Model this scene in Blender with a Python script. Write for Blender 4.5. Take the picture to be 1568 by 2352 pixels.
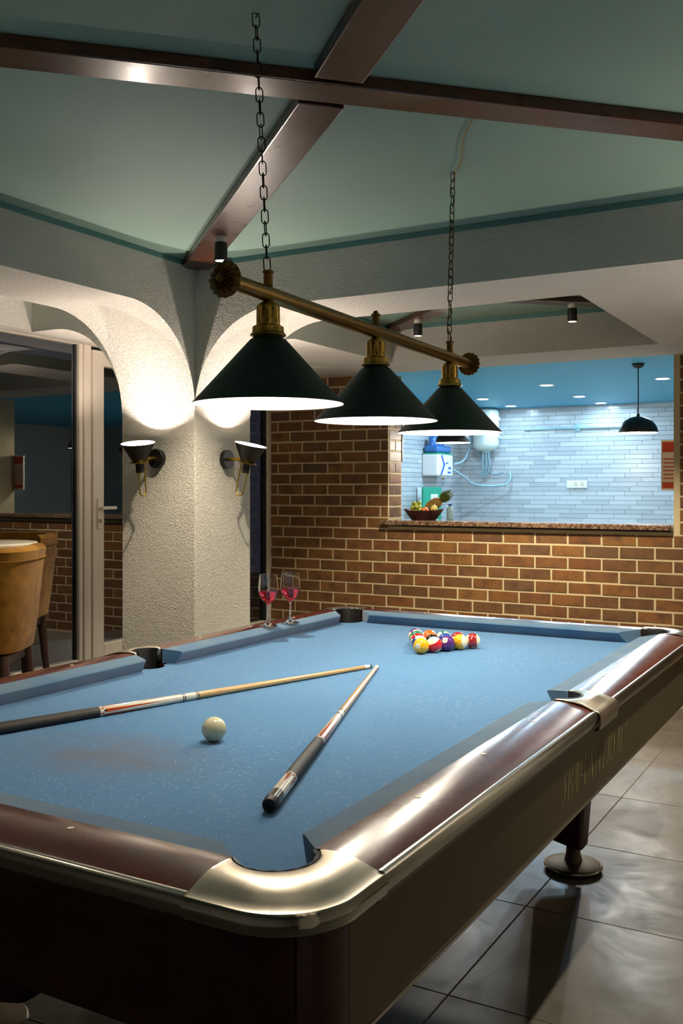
import bpy, math, random
from mathutils import Vector, Matrix
random.seed(7)
PI = math.pi
scene = bpy.context.scene
for o in list(bpy.data.objects): bpy.data.objects.remove(o)
COL = scene.collection

# ------------------------------------------------------------------ camera
CAM_Z = 1.33
cam_d = bpy.data.cameras.new('camera'); cam = bpy.data.objects.new('camera', cam_d); COL.objects.link(cam)
cam.location = (1.46, -2.505, CAM_Z)
cam.rotation_euler = (PI/2, 0, math.radians(29.572))
cam_d.sensor_fit = 'VERTICAL'; cam_d.sensor_height = 36.0
cam_d.lens = 2230.6/2352*36.0
cam_d.shift_y = -(1176-1122.05)/2352
cam_d.clip_start = 0.05
cam_d.dof.use_dof = True; cam_d.dof.focus_distance = 3.0; cam_d.dof.aperture_fstop = 14
scene.camera = cam
# ------------------------------------------------------------------ world, exposure
w = bpy.data.worlds.new('night'); scene.world = w; w.use_nodes = True
w.node_tree.nodes['Background'].inputs[0].default_value = (0.010, 0.013, 0.020, 1)
w.node_tree.nodes['Background'].inputs[1].default_value = 1.0
vs = scene.view_settings
vs.view_transform = 'Standard'; vs.look = 'None'; vs.gamma = 1.0; vs.use_curve_mapping = False
vs.exposure = 0.15
# lamp strengths (watts) of the place's lamps and of unseen ones added for fill
P_SHADE = 8.5; P_SCONCE = 22.0; P_SPOT = 165.0; P_SPOT_FILL = 8.0; P_DOWN = 13.5; P_PEND = 36.0
WARM = (1.0, 0.86, 0.65); NEUT = (1.0, 0.90, 0.76); PINK = (1.0, 0.86, 0.76); COOL = (0.52, 0.79, 1.0)

# ------------------------------------------------------------------ helpers
class MB:
    def __init__(s): s.v = []; s.f = []; s.sm = []
    def add(s, vs_, fs, smooth=False, M=None):
        n = len(s.v)
        for p in vs_:
            p = Vector(p)
            s.v.append(M @ p if M else p)
        for f in fs: s.f.append([i+n for i in f]); s.sm.append(smooth)
        return s
    def box(s, x0, x1, y0, y1, z0, z1, M=None):
        return s.add([(x0,y0,z0),(x1,y0,z0),(x1,y1,z0),(x0,y1,z0),(x0,y0,z1),(x1,y0,z1),(x1,y1,z1),(x0,y1,z1)],
              [(0,3,2,1),(4,5,6,7),(0,1,5,4),(1,2,6,5),(2,3,7,6),(3,0,4,7)], False, M)
    def lathe(s, prof, n=32, M=None, smooth=True):
        vs_, fs, rings = [], [], []
        for r, z in prof:
            if r < 1e-6: rings.append([len(vs_)]); vs_.append((0,0,z))
            else:
                rings.append(list(range(len(vs_), len(vs_)+n)))
                vs_ += [(r*math.cos(2*PI*k/n), r*math.sin(2*PI*k/n), z) for k in range(n)]
        for a, b in zip(rings, rings[1:]):
            for k in range(n):
                k2 = (k+1) % n
                if len(a) == 1 and len(b) == 1: continue
                if len(a) == 1: fs.append((a[0], b[k2], b[k]))
                elif len(b) == 1: fs.append((a[k], a[k2], b[0]))
                else: fs.append((a[k], a[k2], b[k2], b[k]))
        return s.add(vs_, fs, smooth, M)
    def tube(s, pts, r, n=8, closed=False, caps=True, M=None):
        pts = [Vector(p) for p in pts]; m = len(pts)
        rs = r if isinstance(r, (list, tuple)) else [r]*m
        vs_, fs = [], []
        up = None
        for i, p in enumerate(pts):
            if closed: t = pts[(i+1) % m]-pts[i-1]
            else: t = pts[min(i+1, m-1)]-pts[max(i-1, 0)]
            t.normalize()
            if up is None:
                up = Vector((0,0,1)) if abs(t.z) < .9 else Vector((1,0,0))
            a = t.cross(up)
            if a.length < 1e-5: a = t.orthogonal()
            a.normalize(); b = t.cross(a).normalized(); up = -b if False else up
            up = a.cross(t).normalized()
            for k in range(n):
                q = 2*PI*k/n
                vs_.append(p+(a*math.cos(q)+up*math.sin(q))*rs[i])
        L = m if closed else m-1
        for i in range(L):
            for k in range(n):
                i2, k2 = (i+1) % m, (k+1) % n
                fs.append((i*n+k, i*n+k2, i2*n+k2, i2*n+k))
        if caps and not closed:
            fs.append(tuple(range(n-1, -1, -1))); fs.append(tuple((m-1)*n+k for k in range(n)))
        return s.add(vs_, fs, True, M)
    def prism(s, poly, z0, z1, M=None, smooth=False):
        n = len(poly)
        vs_ = [(x,y,z0) for x,y in poly]+[(x,y,z1) for x,y in poly]
        fs = [tuple(range(n-1,-1,-1)), tuple(range(n,2*n))]
        s.add(vs_, fs, False, M)
        base = len(s.v)-2*n
        for k in range(n):
            k2 = (k+1) % n
            s.f.append([base+k, base+k2, base+n+k2, base+n+k]); s.sm.append(smooth)
        return s
    def grid(s, rows, smooth=True, M=None, closed_u=False, closed_v=False):
        nu, nv = len(rows), len(rows[0]); vs_ = [p for r in rows for p in r]; fs = []
        for i in range(nu if closed_u else nu-1):
            for j in range(nv if closed_v else nv-1):
                i2, j2 = (i+1) % nu, (j+1) % nv
                fs.append((i*nv+j, i2*nv+j, i2*nv+j2, i*nv+j2))
        return s.add(vs_, fs, smooth, M)
    def mesh(s, name, m):
        me = bpy.data.meshes.new(name); me.from_pydata([tuple(p) for p in s.v], [], s.f)
        me.polygons.foreach_set('use_smooth', s.sm); me.materials.append(m); me.update()
        if any(s.sm): me.set_sharp_from_angle(angle=math.radians(42))
        import bmesh
        b = bmesh.new(); b.from_mesh(me); bmesh.ops.recalc_face_normals(b, faces=b.faces); b.to_mesh(me); b.free()
        return me
    def build(s, name, m, parent=None, bevel=0, seg=2):
        o = bpy.data.objects.new(name, s.mesh(name, m)); COL.objects.link(o)
        if parent: o.parent = parent
        if bevel:
            b = o.modifiers.new('bevel', 'BEVEL'); b.width = bevel; b.segments = seg; b.limit_method = 'ANGLE'; b.angle_limit = math.radians(40)
        return o
def T(x, y, z): return Matrix.Translation((x,y,z))
def RZ(a): return Matrix.Rotation(a, 4, 'Z')
def RX(a): return Matrix.Rotation(a, 4, 'X')
def RY(a): return Matrix.Rotation(a, 4, 'Y')
def tag(o, label, cat, group=None, kind=None):
    if label: o['label'] = label
    if cat: o['category'] = cat
    if group: o['group'] = group
    if kind: o['kind'] = kind
    return o
def struct(o): o['kind'] = 'structure'; return o
def empty(name, loc=(0,0,0), rz=0):
    o = bpy.data.objects.new(name, None); COL.objects.link(o); o.location = loc; o.rotation_euler = (0,0,rz); o.empty_display_size = .05
    return o
def link(me, name, parent=None, loc=(0,0,0), rot=(0,0,0), scale=(1,1,1)):
    o = bpy.data.objects.new(name, me); COL.objects.link(o); o.parent = parent; o.location = loc; o.rotation_euler = rot; o.scale = scale
    return o
def copy_tree(o, parent=None):
    c = o.copy(); COL.objects.link(c); c.parent = parent
    for ch in list(o.children): copy_tree(ch, c)
    return c
def light(kind, name, loc, power, color, parent=None, size=.03, spot=None, blend=.3, rot=(0,0,0)):
    d = bpy.data.lights.new(name, kind); d.energy = power; d.color = color
    if kind == 'AREA': d.shape = 'DISK'; d.size = size
    else: d.shadow_soft_size = size
    if spot: d.spot_size = spot; d.spot_blend = blend
    o = bpy.data.objects.new(name, d); COL.objects.link(o); o.location = loc; o.rotation_euler = rot; o.parent = parent
    return o
def text_mesh(s, size):
    cu = bpy.data.curves.new('t', 'FONT'); cu.body = s; cu.size = size; cu.align_x = 'CENTER'; cu.align_y = 'CENTER'; cu.resolution_u = 3
    o = bpy.data.objects.new('t', cu); COL.objects.link(o)
    dg = bpy.context.evaluated_depsgraph_get(); me = o.evaluated_get(dg).to_mesh()
    vs_ = [v.co.copy() for v in me.vertices]; fs = [tuple(p.vertices) for p in me.polygons]
    o.evaluated_get(dg).to_mesh_clear(); bpy.data.objects.remove(o)
    return vs_, fs

# ------------------------------------------------------------------ materials
def lin(c):
    return tuple((x/255/12.92 if x/255 <= .04045 else ((x/255+.055)/1.055)**2.4) for x in c[:3])
class N:
    def __init__(s, name):
        s.m = bpy.data.materials.new(name); s.m.use_nodes = True; s.t = s.m.node_tree; s.b = s.t.nodes['Principled BSDF']
    def n(s, typ, **kw):
        o = s.t.nodes.new(typ)
        for k, v in kw.items():
            if k.startswith('i_'):
                key = k[2:]
                o.inputs[int(key) if key.isdigit() else key].default_value = v
            else: setattr(o, k, v)
        return o
    def l(s, a, b): s.t.links.new(a, b)
    def obj(s, scale=(1,1,1)):
        c = s.n('ShaderNodeTexCoord'); m = s.n('ShaderNodeMapping'); m.inputs['Scale'].default_value = scale
        s.l(c.outputs['Object'], m.inputs[0]); return m.outputs[0]
    def noise(s, vec, scale, detail=3, rough=.5, dist=0):
        o = s.n('ShaderNodeTexNoise'); o.inputs['Scale'].default_value = scale; o.inputs['Detail'].default_value = detail
        o.inputs['Roughness'].default_value = rough; o.inputs['Distortion'].default_value = dist
        s.l(vec, o.inputs['Vector']); return o.outputs[0]
    def ramp(s, fac, stops, interp='LINEAR'):
        o = s.n('ShaderNodeValToRGB'); r = o.color_ramp; r.interpolation = interp
        while len(r.elements) < len(stops): r.elements.new(.5)
        for e, (p, c) in zip(r.elements, stops): e.position = p; e.color = (*c[:3], 1)
        s.l(fac, o.inputs[0]); return o.outputs[0]
    def mix(s, fac, a, b):
        o = s.n('ShaderNodeMix', data_type='RGBA')
        for sock, v in ((o.inputs[0], fac), (o.inputs[6], a), (o.inputs[7], b)):
            if isinstance(v, (int, float)): sock.default_value = v
            elif isinstance(v, tuple): sock.default_value = (*v[:3], 1)
            else: s.l(v, sock)
        return o.outputs[2]
    def math(s, op, a, b=None):
        o = s.n('ShaderNodeMath', operation=op)
        for i, v in enumerate((a, b)):
            if v is None: continue
            if isinstance(v, (int, float)): o.inputs[i].default_value = v
            else: s.l(v, o.inputs[i])
        return o.outputs[0]
    def set(s, color=None, rough=None, metal=None, coat=None, spec=None, bump=None, bstr=.3, bdist=.01, emis=None, estr=1, coat_rough=None, sheen=None, trans=None, ior=None):
        b = s.b.inputs
        for key, v in (('Base Color', color), ('Roughness', rough), ('Metallic', metal), ('Coat Weight', coat), ('Specular IOR Level', spec), ('Coat Roughness', coat_rough), ('Sheen Weight', sheen), ('Transmission Weight', trans), ('IOR', ior), ('Emission Color', emis)):
            if v is None: continue
            if isinstance(v, tuple): b[key].default_value = (*v[:3], 1)
            elif isinstance(v, (int, float)): b[key].default_value = v
            else: s.l(v, b[key])
        if emis is not None: b['Emission Strength'].default_value = estr
        if bump is not None:
            o = s.n('ShaderNodeBump'); o.inputs['Strength'].default_value = bstr; o.inputs['Distance'].default_value = bdist
            s.l(bump, o.inputs['Height']); s.l(o.outputs[0], b['Normal'])
        return s.m
def simple(name, rgb, rough=.5, metal=0, var=.12, scale=20, bstr=.05, coat=None, spec=None):
    m = N(name); v = m.obj(); n = m.noise(v, scale, 4); c = lin(rgb)
    col = m.mix(n, tuple(x*(1-var) for x in c), tuple(min(1, x*(1+var)) for x in c))
    return m.set(col, rough, metal, coat, spec, bump=n, bstr=bstr, bdist=.002)
def emit(name, color, strength):
    m = N(name); v = m.obj(); n = m.noise(v, 3, 1)
    col = m.mix(n, color, tuple(min(1, x*1.02) for x in color))
    return m.set(color, .5, emis=col, estr=strength)
def plaster(name, rgb, scale=1.0, strength=.55):
    m = N(name); v = m.obj()
    a = m.noise(v, 55*scale, 3, .6, 1.6); b = m.noise(v, 140*scale, 2, .5, .5); big = m.noise(v, 1.7, 3, .6)
    h = m.math('ADD', m.ramp(a, [(.40,(0,0,0)),(.60,(1,1,1))]), m.math('MULTIPLY', b, .35))
    c = lin(rgb); col = m.mix(m.ramp(big, [(.35,(0,0,0)),(.7,(1,1,1))]), tuple(x*.93 for x in c), c)
    return m.set(col, .85, spec=.25, bump=h, bstr=strength, bdist=.006)
def wood(name, dark, light_, rough=.25, axis=1, coat=.6, scale=1.0):
    m = N(name); sc = [26*scale, 26*scale, 26*scale]; sc[axis] = 1.6*scale; v = m.obj(tuple(sc))
    a = m.noise(v, 1.0, 5, .6, .6); b = m.noise(v, 6, 2, .5)
    col = m.ramp(m.math('ADD', m.math('MULTIPLY', a, .75), m.math('MULTIPLY', b, .25)), [(.32, lin(dark)), (.68, lin(light_))])
    w_ = m.noise(m.obj(), 9, 4)
    return m.set(col, m.math('ADD', m.math('MULTIPLY', w_, .18), rough-.09), coat=coat, coat_rough=.16, bump=a, bstr=.06, bdist=.002)

M = {}
M['plaster'] = plaster('white_textured_plaster', (216, 211, 200))
M['plaster_smooth'] = plaster('smooth_plaster', (205, 199, 188), 1.3, .25)
# ceiling paint
def ceiling_mat():
    m = N('teal_ceiling_paint'); v = m.obj(); n = m.noise(v, 2.3, 4, .6); f = m.noise(v, 90, 2)
    col = m.mix(n, lin((128,156,142)), lin((138,165,150)))
    return m.set(col, .62, spec=.3, bump=f, bstr=.04, bdist=.002)
M['ceiling'] = ceiling_mat()
M['teal_strip'] = simple('teal_strip_paint', (96,140,134), .6, var=.06, scale=6)
M['kitchen_ceiling'] = simple('kitchen_ceiling_paint', (62,156,190), .5, var=.04, scale=3)
M['beam'] = wood('varnished_ceiling_beam', (38,17,8), (88,44,20), .30, 0, .18, .8)
def brick_mat():
    m = N('glazed_brown_brick'); oi = m.n('ShaderNodeObjectInfo'); v = m.obj()
    base = m.ramp(oi.outputs['Random'], [(0, lin((116,76,44))), (.25, lin((132,88,48))), (.5, lin((108,76,48))), (.75, lin((138,96,50))), (1, lin((102,76,54)))])
    add = m.n('ShaderNodeVectorMath', operation='ADD'); m.l(v, add.inputs[0])
    sc = m.n('ShaderNodeVectorMath', operation='SCALE'); sc.inputs['Scale'].default_value = 37
    cmb = m.n('ShaderNodeCombineXYZ'); m.l(oi.outputs['Random'], cmb.inputs[0]); m.l(oi.outputs['Random'], cmb.inputs[2])
    m.l(cmb.outputs[0], sc.inputs[0]); m.l(sc.outputs[0], add.inputs[1])
    a = m.noise(add.outputs[0], 11, 3, .6); b = m.noise(add.outputs[0], 120, 2)
    col = m.mix(m.ramp(a, [(.45,(0,0,0)),(.72,(.85,.85,.85))]), base, lin((84,58,42)))
    col = m.mix(m.ramp(b, [(.35,(.25,.25,.25)),(.5,(0,0,0))]), col, lin((70,44,30)))
    return m.set(col, .55, spec=.35, bump=b, bstr=.25, bdist=.002)
M['brick'] = brick_mat()
M['mortar'] = simple('pale_mortar', (200,183,144), .9, var=.08, scale=60, bstr=.5)
def tile_floor_mat():
    m = N('grey_stone_tile'); v = m.obj((1,1,1)); oi = m.n('ShaderNodeObjectInfo')
    add = m.n('ShaderNodeVectorMath', operation='ADD'); g = m.n('ShaderNodeNewGeometry')
    vm = m.n('ShaderNodeMapping'); vm.inputs['Scale'].default_value = (1,.35,1); m.l(g.outputs['Position'], vm.inputs[0])
    a = m.noise(vm.outputs[0], 5, 6, .65, .8); b = m.noise(g.outputs['Position'], 2.2, 5, .7, 1.5); f = m.noise(vm.outputs[0], 40, 3)
    col = m.ramp(a, [(.3, lin((66,64,58))), (.7, lin((96,93,85)))])
    col = m.mix(m.math('MULTIPLY', oi.outputs['Random'], .22), col, lin((62,60,56)))
    r = m.math('ADD', m.math('MULTIPLY', m.ramp(b, [(.35,(0,0,0)),(.65,(1,1,1))]), .22), .30)
    return m.set(col, r, spec=.5, bump=f, bstr=.05, bdist=.002)
M['floor_tile'] = tile_floor_mat()
M['grout'] = simple('floor_grout', (104,98,86), .9)
def cloth_mat():
    m = N('blue_pool_cloth'); v = m.obj(); g = m.n('ShaderNodeNewGeometry').outputs['Position']
    big = m.noise(g, 2.6, 4, .6); fine = m.noise(g, 700, 2); mid = m.noise(g, 60, 3)
    col = m.mix(big, lin((48,104,155)), lin((66,118,164)))
    col = m.mix(m.ramp(mid, [(.35,(0,0,0)),(.75,(.4,.4,.4))]), col, lin((90,132,162)))
    # chalk flecks and lint, denser in patches
    vo = m.n('ShaderNodeTexVoronoi'); vo.inputs['Scale'].default_value = 105; vo.inputs['Randomness'].default_value = 1; m.l(g, vo.inputs['Vector'])
    rnd = m.ramp(vo.outputs['Color'], [(.46,(0,0,0)),(.58,(1,1,1))])
    dot = m.ramp(vo.outputs['Distance'], [(.12,(1,1,1)),(.26,(0,0,0))])
    dens = m.ramp(m.noise(g, 1.7, 3), [(.36,(.10,.10,.10)),(.64,(.85,.85,.85))])
    mul = m.n('ShaderNodeMix', data_type='RGBA', blend_type='MULTIPLY'); mul.inputs[0].default_value = 1; m.l(rnd, mul.inputs[6]); m.l(dot, mul.inputs[7])
    mu2 = m.n('ShaderNodeMix', data_type='RGBA', blend_type='MULTIPLY'); mu2.inputs[0].default_value = 1; m.l(mul.outputs[2], mu2.inputs[6]); m.l(dens, mu2.inputs[7])
    col = m.mix(mu2.outputs[2], col, lin((196,204,204)))
    # brown worn smear near the head of the table
    mp = m.n('ShaderNodeMapping'); mp.inputs['Location'].default_value = (.33, .76, 0); mp.inputs['Scale'].default_value = (4.6, 3.4, 0); m.l(g, mp.inputs[0])
    mp.vector_type = 'POINT'
    ad = m.n('ShaderNodeVectorMath', operation='ADD'); ad.inputs[1].default_value = (.05, .87, 0); m.l(g, ad.inputs[0])
    ms = m.n('ShaderNodeVectorMath', operation='MULTIPLY'); ms.inputs[1].default_value = (3.0, 4.6, 0); m.l(ad.outputs[0], ms.inputs[0])
    ln = m.n('ShaderNodeVectorMath', operation='LENGTH'); m.l(ms.outputs[0], ln.inputs[0])
    st = m.math('MULTIPLY', m.ramp(ln.outputs['Value'], [(.0,(1,1,1)),(1.0,(0,0,0))]), m.ramp(m.noise(g, 7, 4, .7), [(.34,(.15,.15,.15)),(.60,(.95,.95,.95))]))
    col = m.mix(st, col, lin((88,86,92)))
    return m.set(col, .92, spec=.15, sheen=.25, bump=fine, bstr=.25, bdist=.001)
M['cloth'] = cloth_mat()
def cushion_mat():
    m = N('blue_cushion_cloth'); g = m.n('ShaderNodeNewGeometry').outputs['Position']
    col = m.mix(m.ramp(m.noise(g, 9, 4), [(.3,(0,0,0)),(.7,(.8,.8,.8))]), lin((58,98,134)), lin((92,116,132)))
    return m.set(col, .9, spec=.15, sheen=.3, bump=m.noise(g, 700, 2), bstr=.2, bdist=.001)
M['cushion'] = cushion_mat()
M['rail'] = wood('mahogany_rail', (58,20,16), (104,42,30), .26, 1, .6, .9)
M['rail_x'] = wood('mahogany_rail_cross', (58,22,16), (104,44,30), .26, 0, .6, .9)
M['cabinet_wood'] = wood('dark_mahogany_panel', (40,15,11), (70,28,19), .34, 0, .25, .7)
M['leg_wood'] = wood('dark_mahogany_leg', (44,14,12), (70,24,20), .36, 2, .2, .8)
def metal(name, rgb, rough, var=.12, scale=14, rvar=.15, aniso=None):
    m = N(name); v = m.obj(); n = m.noise(v, scale, 5, .65); c = lin(rgb)
    col = m.mix(n, tuple(x*(1-var) for x in c), tuple(min(1, x*(1+var)) for x in c))
    r = m.math('ADD', m.math('MULTIPLY', n, rvar), rough-rvar/2)
    return m.set(col, r, 1.0, bump=m.noise(v, 160, 2), bstr=.015, bdist=.0005)
M['casting'] = metal('brushed_nickel_casting', (196,186,168), .30, .10, 18, .16)
M['trim'] = metal('satin_aluminium_trim', (196,193,184), .22, .03, 30, .03)
M['panel'] = metal('bronze_grey_panel', (116,106,86), .52, .06, 5, .1)
M['letter'] = simple('etched_gold_letter', (178,158,104), .5)
M['liner'] = simple('black_rubber_liner', (20,18,17), .55, var=.3, scale=80, bstr=.3)
M['pearl'] = simple('pearl_inlay', (236,228,206), .3, coat=.5)
M['black_rubber'] = simple('black_rubber', (24,23,22), .6, var=.2)
M['brass_bar'] = metal('aged_brass_tube', (150,122,70), .36, .22, 30, .2)
M['brass'] = metal('brass_gallery', (182,150,70), .30, .22, 60, .2)
M['brass_dark'] = metal('antique_brass_rosette', (128,98,52), .38, .35, 70, .2)
M['shade_green'] = simple('dark_green_enamel', (16,42,36), .50, var=.15, scale=40, spec=.45)
M['shade_white'] = simple('white_enamel', (244,240,230), .45, var=.02)
M['chain'] = metal('blackened_chain', (44,40,34), .5)
M['cord'] = simple('yellow_cord', (150,122,40), .6)
M['black'] = simple('matt_black_metal', (24,23,23), .42, var=.1, spec=.4)
M['gold'] = metal('satin_gold', (178,150,58), .34)
M['offwhite'] = simple('cream_plastic', (226,218,200), .45)
M['upvc'] = simple('white_upvc_frame', (226,214,198), .4, var=.04, scale=5)
M['gasket'] = simple('dark_gasket', (32,34,36), .6)
def glass_mat():
    m = N('window_glass'); v = m.obj(); n = m.noise(v, .9, 2)
    return m.set(m.mix(n, (.90,.94,.94), (.92,.96,.96)), 0.0, trans=1.0, ior=1.72)
M['glass'] = glass_mat()
def drink_glass():
    m = N('clear_glass'); m.noise(m.obj(), 1)
    return m.set((1,1,1), 0.0, trans=1.0, ior=1.45)
M['clear'] = drink_glass()
def wine_mat():
    m = N('red_wine'); n = m.noise(m.obj(), 8)
    return m.set(m.mix(n, (.97,.05,.08), (1.0,.07,.10)), 0.0, trans=1.0, ior=1.34)
M['wine'] = wine_mat()
def granite():
    m = N('speckled_granite'); v = m.obj(); a = m.noise(v, 60, 4, .7); b = m.noise(v, 150, 2)
    col = m.ramp(a, [(.36, lin((46,36,30))), (.5, lin((128,98,76))), (.64, lin((168,140,114)))])
    return m.set(m.mix(m.ramp(b, [(.40,(.7,.7,.7)),(.48,(0,0,0))]), col, lin((30,26,24))), .16, coat=.4)
M['granite'] = granite()
def tile_wall():
    m = N('grey_white_wall_tile'); oi = m.n('ShaderNodeObjectInfo'); v = m.obj((1,1,6))
    col = m.mix(oi.outputs['Random'], lin((168,178,186)), lin((198,206,212)))
    col = m.mix(m.math('MULTIPLY', m.noise(v, 6, 3), .5), col, lin((170,178,182)))
    return m.set(col, .22, spec=.5)
M['wall_tile'] = tile_wall()
M['kitchen_floor'] = simple('pale_kitchen_floor', (206,204,198), .35, var=.05, scale=4)
M['chrome'] = metal('polished_chrome', (206,202,192), .13, .03, 20, .04)
M['tile_grout'] = simple('grey_tile_grout', (122,128,130), .8)
def velvet():
    m = N('mustard_velvet'); v = m.obj(); a = m.noise(v, 7, 5, .65, .6); b = m.noise(v, 260, 2)
    col = m.ramp(a, [(.32, lin((96,62,14))), (.66, lin((142,98,28)))])
    return m.set(col, .85, sheen=.08, spec=.15, bump=b, bstr=.15, bdist=.001)
M['velvet'] = velvet()
M['dark_wood'] = wood('dark_chair_wood', (34,20,14), (64,38,26), .4, 2, .1)
M['table_white'] = simple('pale_table_top', (206,196,178), .35)
M['paver'] = simple('dark_paving', (66,60,54), .8, var=.2, scale=6, bstr=.3)
M['night'] = simple('dark_garden_wall', (60,58,56), .9, var=.2, scale=3)
M['white_plastic'] = simple('white_appliance_plastic', (226,230,234), .3, var=.03)
M['blue_plastic'] = simple('clear_blue_plastic', (52,104,170), .2, var=.3, scale=18)
M['print_blue'] = simple('blue_print', (36,86,196), .4)
M['green_print'] = simple('green_print', (30,150,120), .5)
M['pipe_blue'] = simple('pale_blue_pipe', (150,186,200), .35)
M['geyser'] = simple('pale_white_enamel', (206,222,218), .25, var=.03)
M['red_print'] = simple('red_orange_print', (206,72,44), .5, var=.35, scale=9)
M['paper'] = simple('cream_paper', (238,226,206), .6)
M['basket'] = simple('dark_red_wicker', (66,24,22), .5, var=.3, scale=90, bstr=.3)
def grape_mat():
    m = N('green_grape'); oi = m.n('ShaderNodeObjectInfo')
    col = m.mix(oi.outputs['Random'], lin((138,156,52)), lin((190,196,92)))
    return m.set(m.mix(m.math('MULTIPLY', m.noise(m.obj(), 60, 2), .3), col, lin((120,136,48))), .25, spec=.5)
M['grape'] = grape_mat()
M['orange'] = simple('orange_peel', (222,104,34), .4, var=.1, scale=120, bstr=.4)
M['lemon'] = simple('pale_yellow_peel', (214,200,110), .4)
M['pine_body'] = simple('pineapple_scale', (156,120,56), .6, var=.35, scale=80, bstr=.4)
M['pine_leaf'] = simple('pineapple_leaf', (96,116,50), .5, var=.3, scale=40)
M['bulb_warm'] = emit('warm_bulb_glow', (1.0,.90,.74), 60)
M['bulb_spot'] = emit('spot_lens_glow', (1.0,.72,.38), 10)
M['bulb_cool'] = emit('cool_downlight_glow', (.80,.92,1.0), 40)
M['bulb_pend'] = emit('pendant_bulb_glow', (1.0,.93,.82), 40)

# ================================================================== SETTING
CEIL = 2.45; SOF = 2.20; HR = .48       # ceiling, beam underside, haunch radius
CX0, CX1, CY0, CY1 = -2.04, -1.56, 1.34, 1.82   # column
XG = -2.95; YB = 4.05; PLAT = .22
BX1, BY0 = 1.79, -1.73                 # opposite sides of the main bay
# --- floor with single tiles
fl = struct(MB().box(-2.95, 3.4, -4.3, YB, -.06, -.0015).build('floor', M['grout']))
P = .6245; x_j, y_j = .445, .475
tile_v = {}
def chamfer(mb, w_, h_, d, c):
    # slab w x h in xy, top at z=d, chamfered top edge
    x, y = w_/2, h_/2
    vs_ = [(-x,-y,0),(x,-y,0),(x,y,0),(-x,y,0),(-x,-y,d-c),(x,-y,d-c),(x,y,d-c),(-x,y,d-c),(-x+c,-y+c,d),(x-c,-y+c,d),(x-c,y-c,d),(-x+c,y-c,d)]
    fs = [(0,1,5,4),(1,2,6,5),(2,3,7,6),(3,0,4,7),(4,5,9,8),(5,6,10,9),(6,7,11,10),(7,4,8,11),(8,9,10,11)]
    return mb.add(vs_, fs)
tile_me = chamfer(MB(), P-.003, P-.003, .006, .0015).mesh('floor_tile', M['floor_tile'])
for i in range(-4, 5):
    for j in range(-8, 6):
        cx, cy = x_j+(i+.5)*P, y_j+(j+.5)*P
        if cx-P/2 < -1.8 or cx+P/2 > 3.4 or cy-P/2 < -4.3 or cy+P/2 > YB: continue
        link(tile_me, 'tile', fl, (cx, cy, -.006))
pl = struct(MB().box(XG+.06, CX1-.0, -2.2, CY0-.01, 0, PLAT).box(XG+.06, CX0-.01, CY0-.01, YB-.01, 0, PLAT).build('floor_platform', M['floor_tile']))
# --- ceiling
struct(MB().box(-2.95, 3.4, -4.3, YB, CEIL, CEIL+.05).build('ceiling', M['ceiling']))
# --- column and arched beams
struct(MB().box(CX0, CX1, CY0, CY1, 0, CEIL).build('wall_column', M['plaster'], bevel=.006))
def arch_profile(a, b, ha, hb, z0=SOF, z1=CEIL, n=20):
    """outline in (s,z) of a beam from s=a to s=b with quarter-round haunches"""
    pts = []
    if ha: pts += [(a+HR*(1-math.cos(q)), z0-HR+HR*math.sin(q)) for q in [PI/2*k/n for k in range(n+1)]]
    else: pts.append((a, z0))
    if hb: pts += [(b-HR*(1-math.cos(q)), z0-HR+HR*math.sin(q)) for q in [PI/2*k/n for k in range(n,-1,-1)]]
    else: pts.append((b, z0))
    return pts+[(b, z1), (a, z1)]
Myz = Matrix(((0,0,1,0),(1,0,0,0),(0,1,0,0),(0,0,0,1)))       # (s,z,e) -> (x=e,y=s,z)
Mxz = Matrix(((1,0,0,0),(0,0,1,0),(0,1,0,0),(0,0,0,1)))       # (s,z,e) -> (x=s,y=e,z)
def beam_y(name, y0, y1, x0, x1, h0, h1, z0=SOF):
    return struct(MB().prism(arch_profile(y0, y1, h0, h1, z0), x0, x1, Myz, True).build(name, M['plaster']))
def beam_x(name, x0, x1, y0, y1, h0, h1, z0=SOF):
    return struct(MB().prism(arch_profile(x0, x1, h0, h1, z0), y0, y1, Mxz, True).build(name, M['plaster']))
beam_y('wall_left', BY0, CY0, CX0, CX1, True, True)
beam_x('wall_middle', CX1, BX1, CY0, CY1, True, True)
beam_y('wall_left_rear', CY1, 3.52, CX0, CX1, True, False)
beam_x('wall_far_beam', XG, 3.4, 3.52, YB, False, False)
beam_y('wall_bay_divider', CY1, 3.52, .237, .72, False, False)
beam_x('wall_aisle', -2.70, CX0, CY0, CY1, False, True)
struct(MB().prism([(XG-.10, 2.235), (-2.70, SOF+.01), (-2.70, CEIL), (XG-.10, CEIL)], -4.3, 3.52, Mxz @ Matrix.Identity(4)).build('wall_outer_beam', M['plaster']))
beam_x('wall_near', CX1, BX1, BY0-.48, BY0, True, True)
beam_y('wall_right_beam', BY0, CY0, BX1, BX1+.48, True, True)
# corner columns of the bay that stand outside the picture
for k, (x, y) in enumerate(((CX0, BY0-.48), (BX1, BY0-.48), (BX1, CY0))):
    z1 = SOF-.001
    if k: struct(MB().box(x+.0, x+.48, y+.0, y+.48, 0, CEIL-.001).build('wall_bay_corner', M['plaster']))
    else: struct(MB().box(x+.0, x+.48, y+.0, y+.48, PLAT, CEIL-.001).build('wall_bay_corner', M['plaster']))
struct(MB().box(3.4, 3.5, -4.4, 9, 0, CEIL+.05).build('wall_right', M['plaster_smooth']))
struct(MB().box(-3.05, 3.5, -4.4, -4.3, 0, CEIL+.05).build('wall_back', M['plaster_smooth']))
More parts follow.
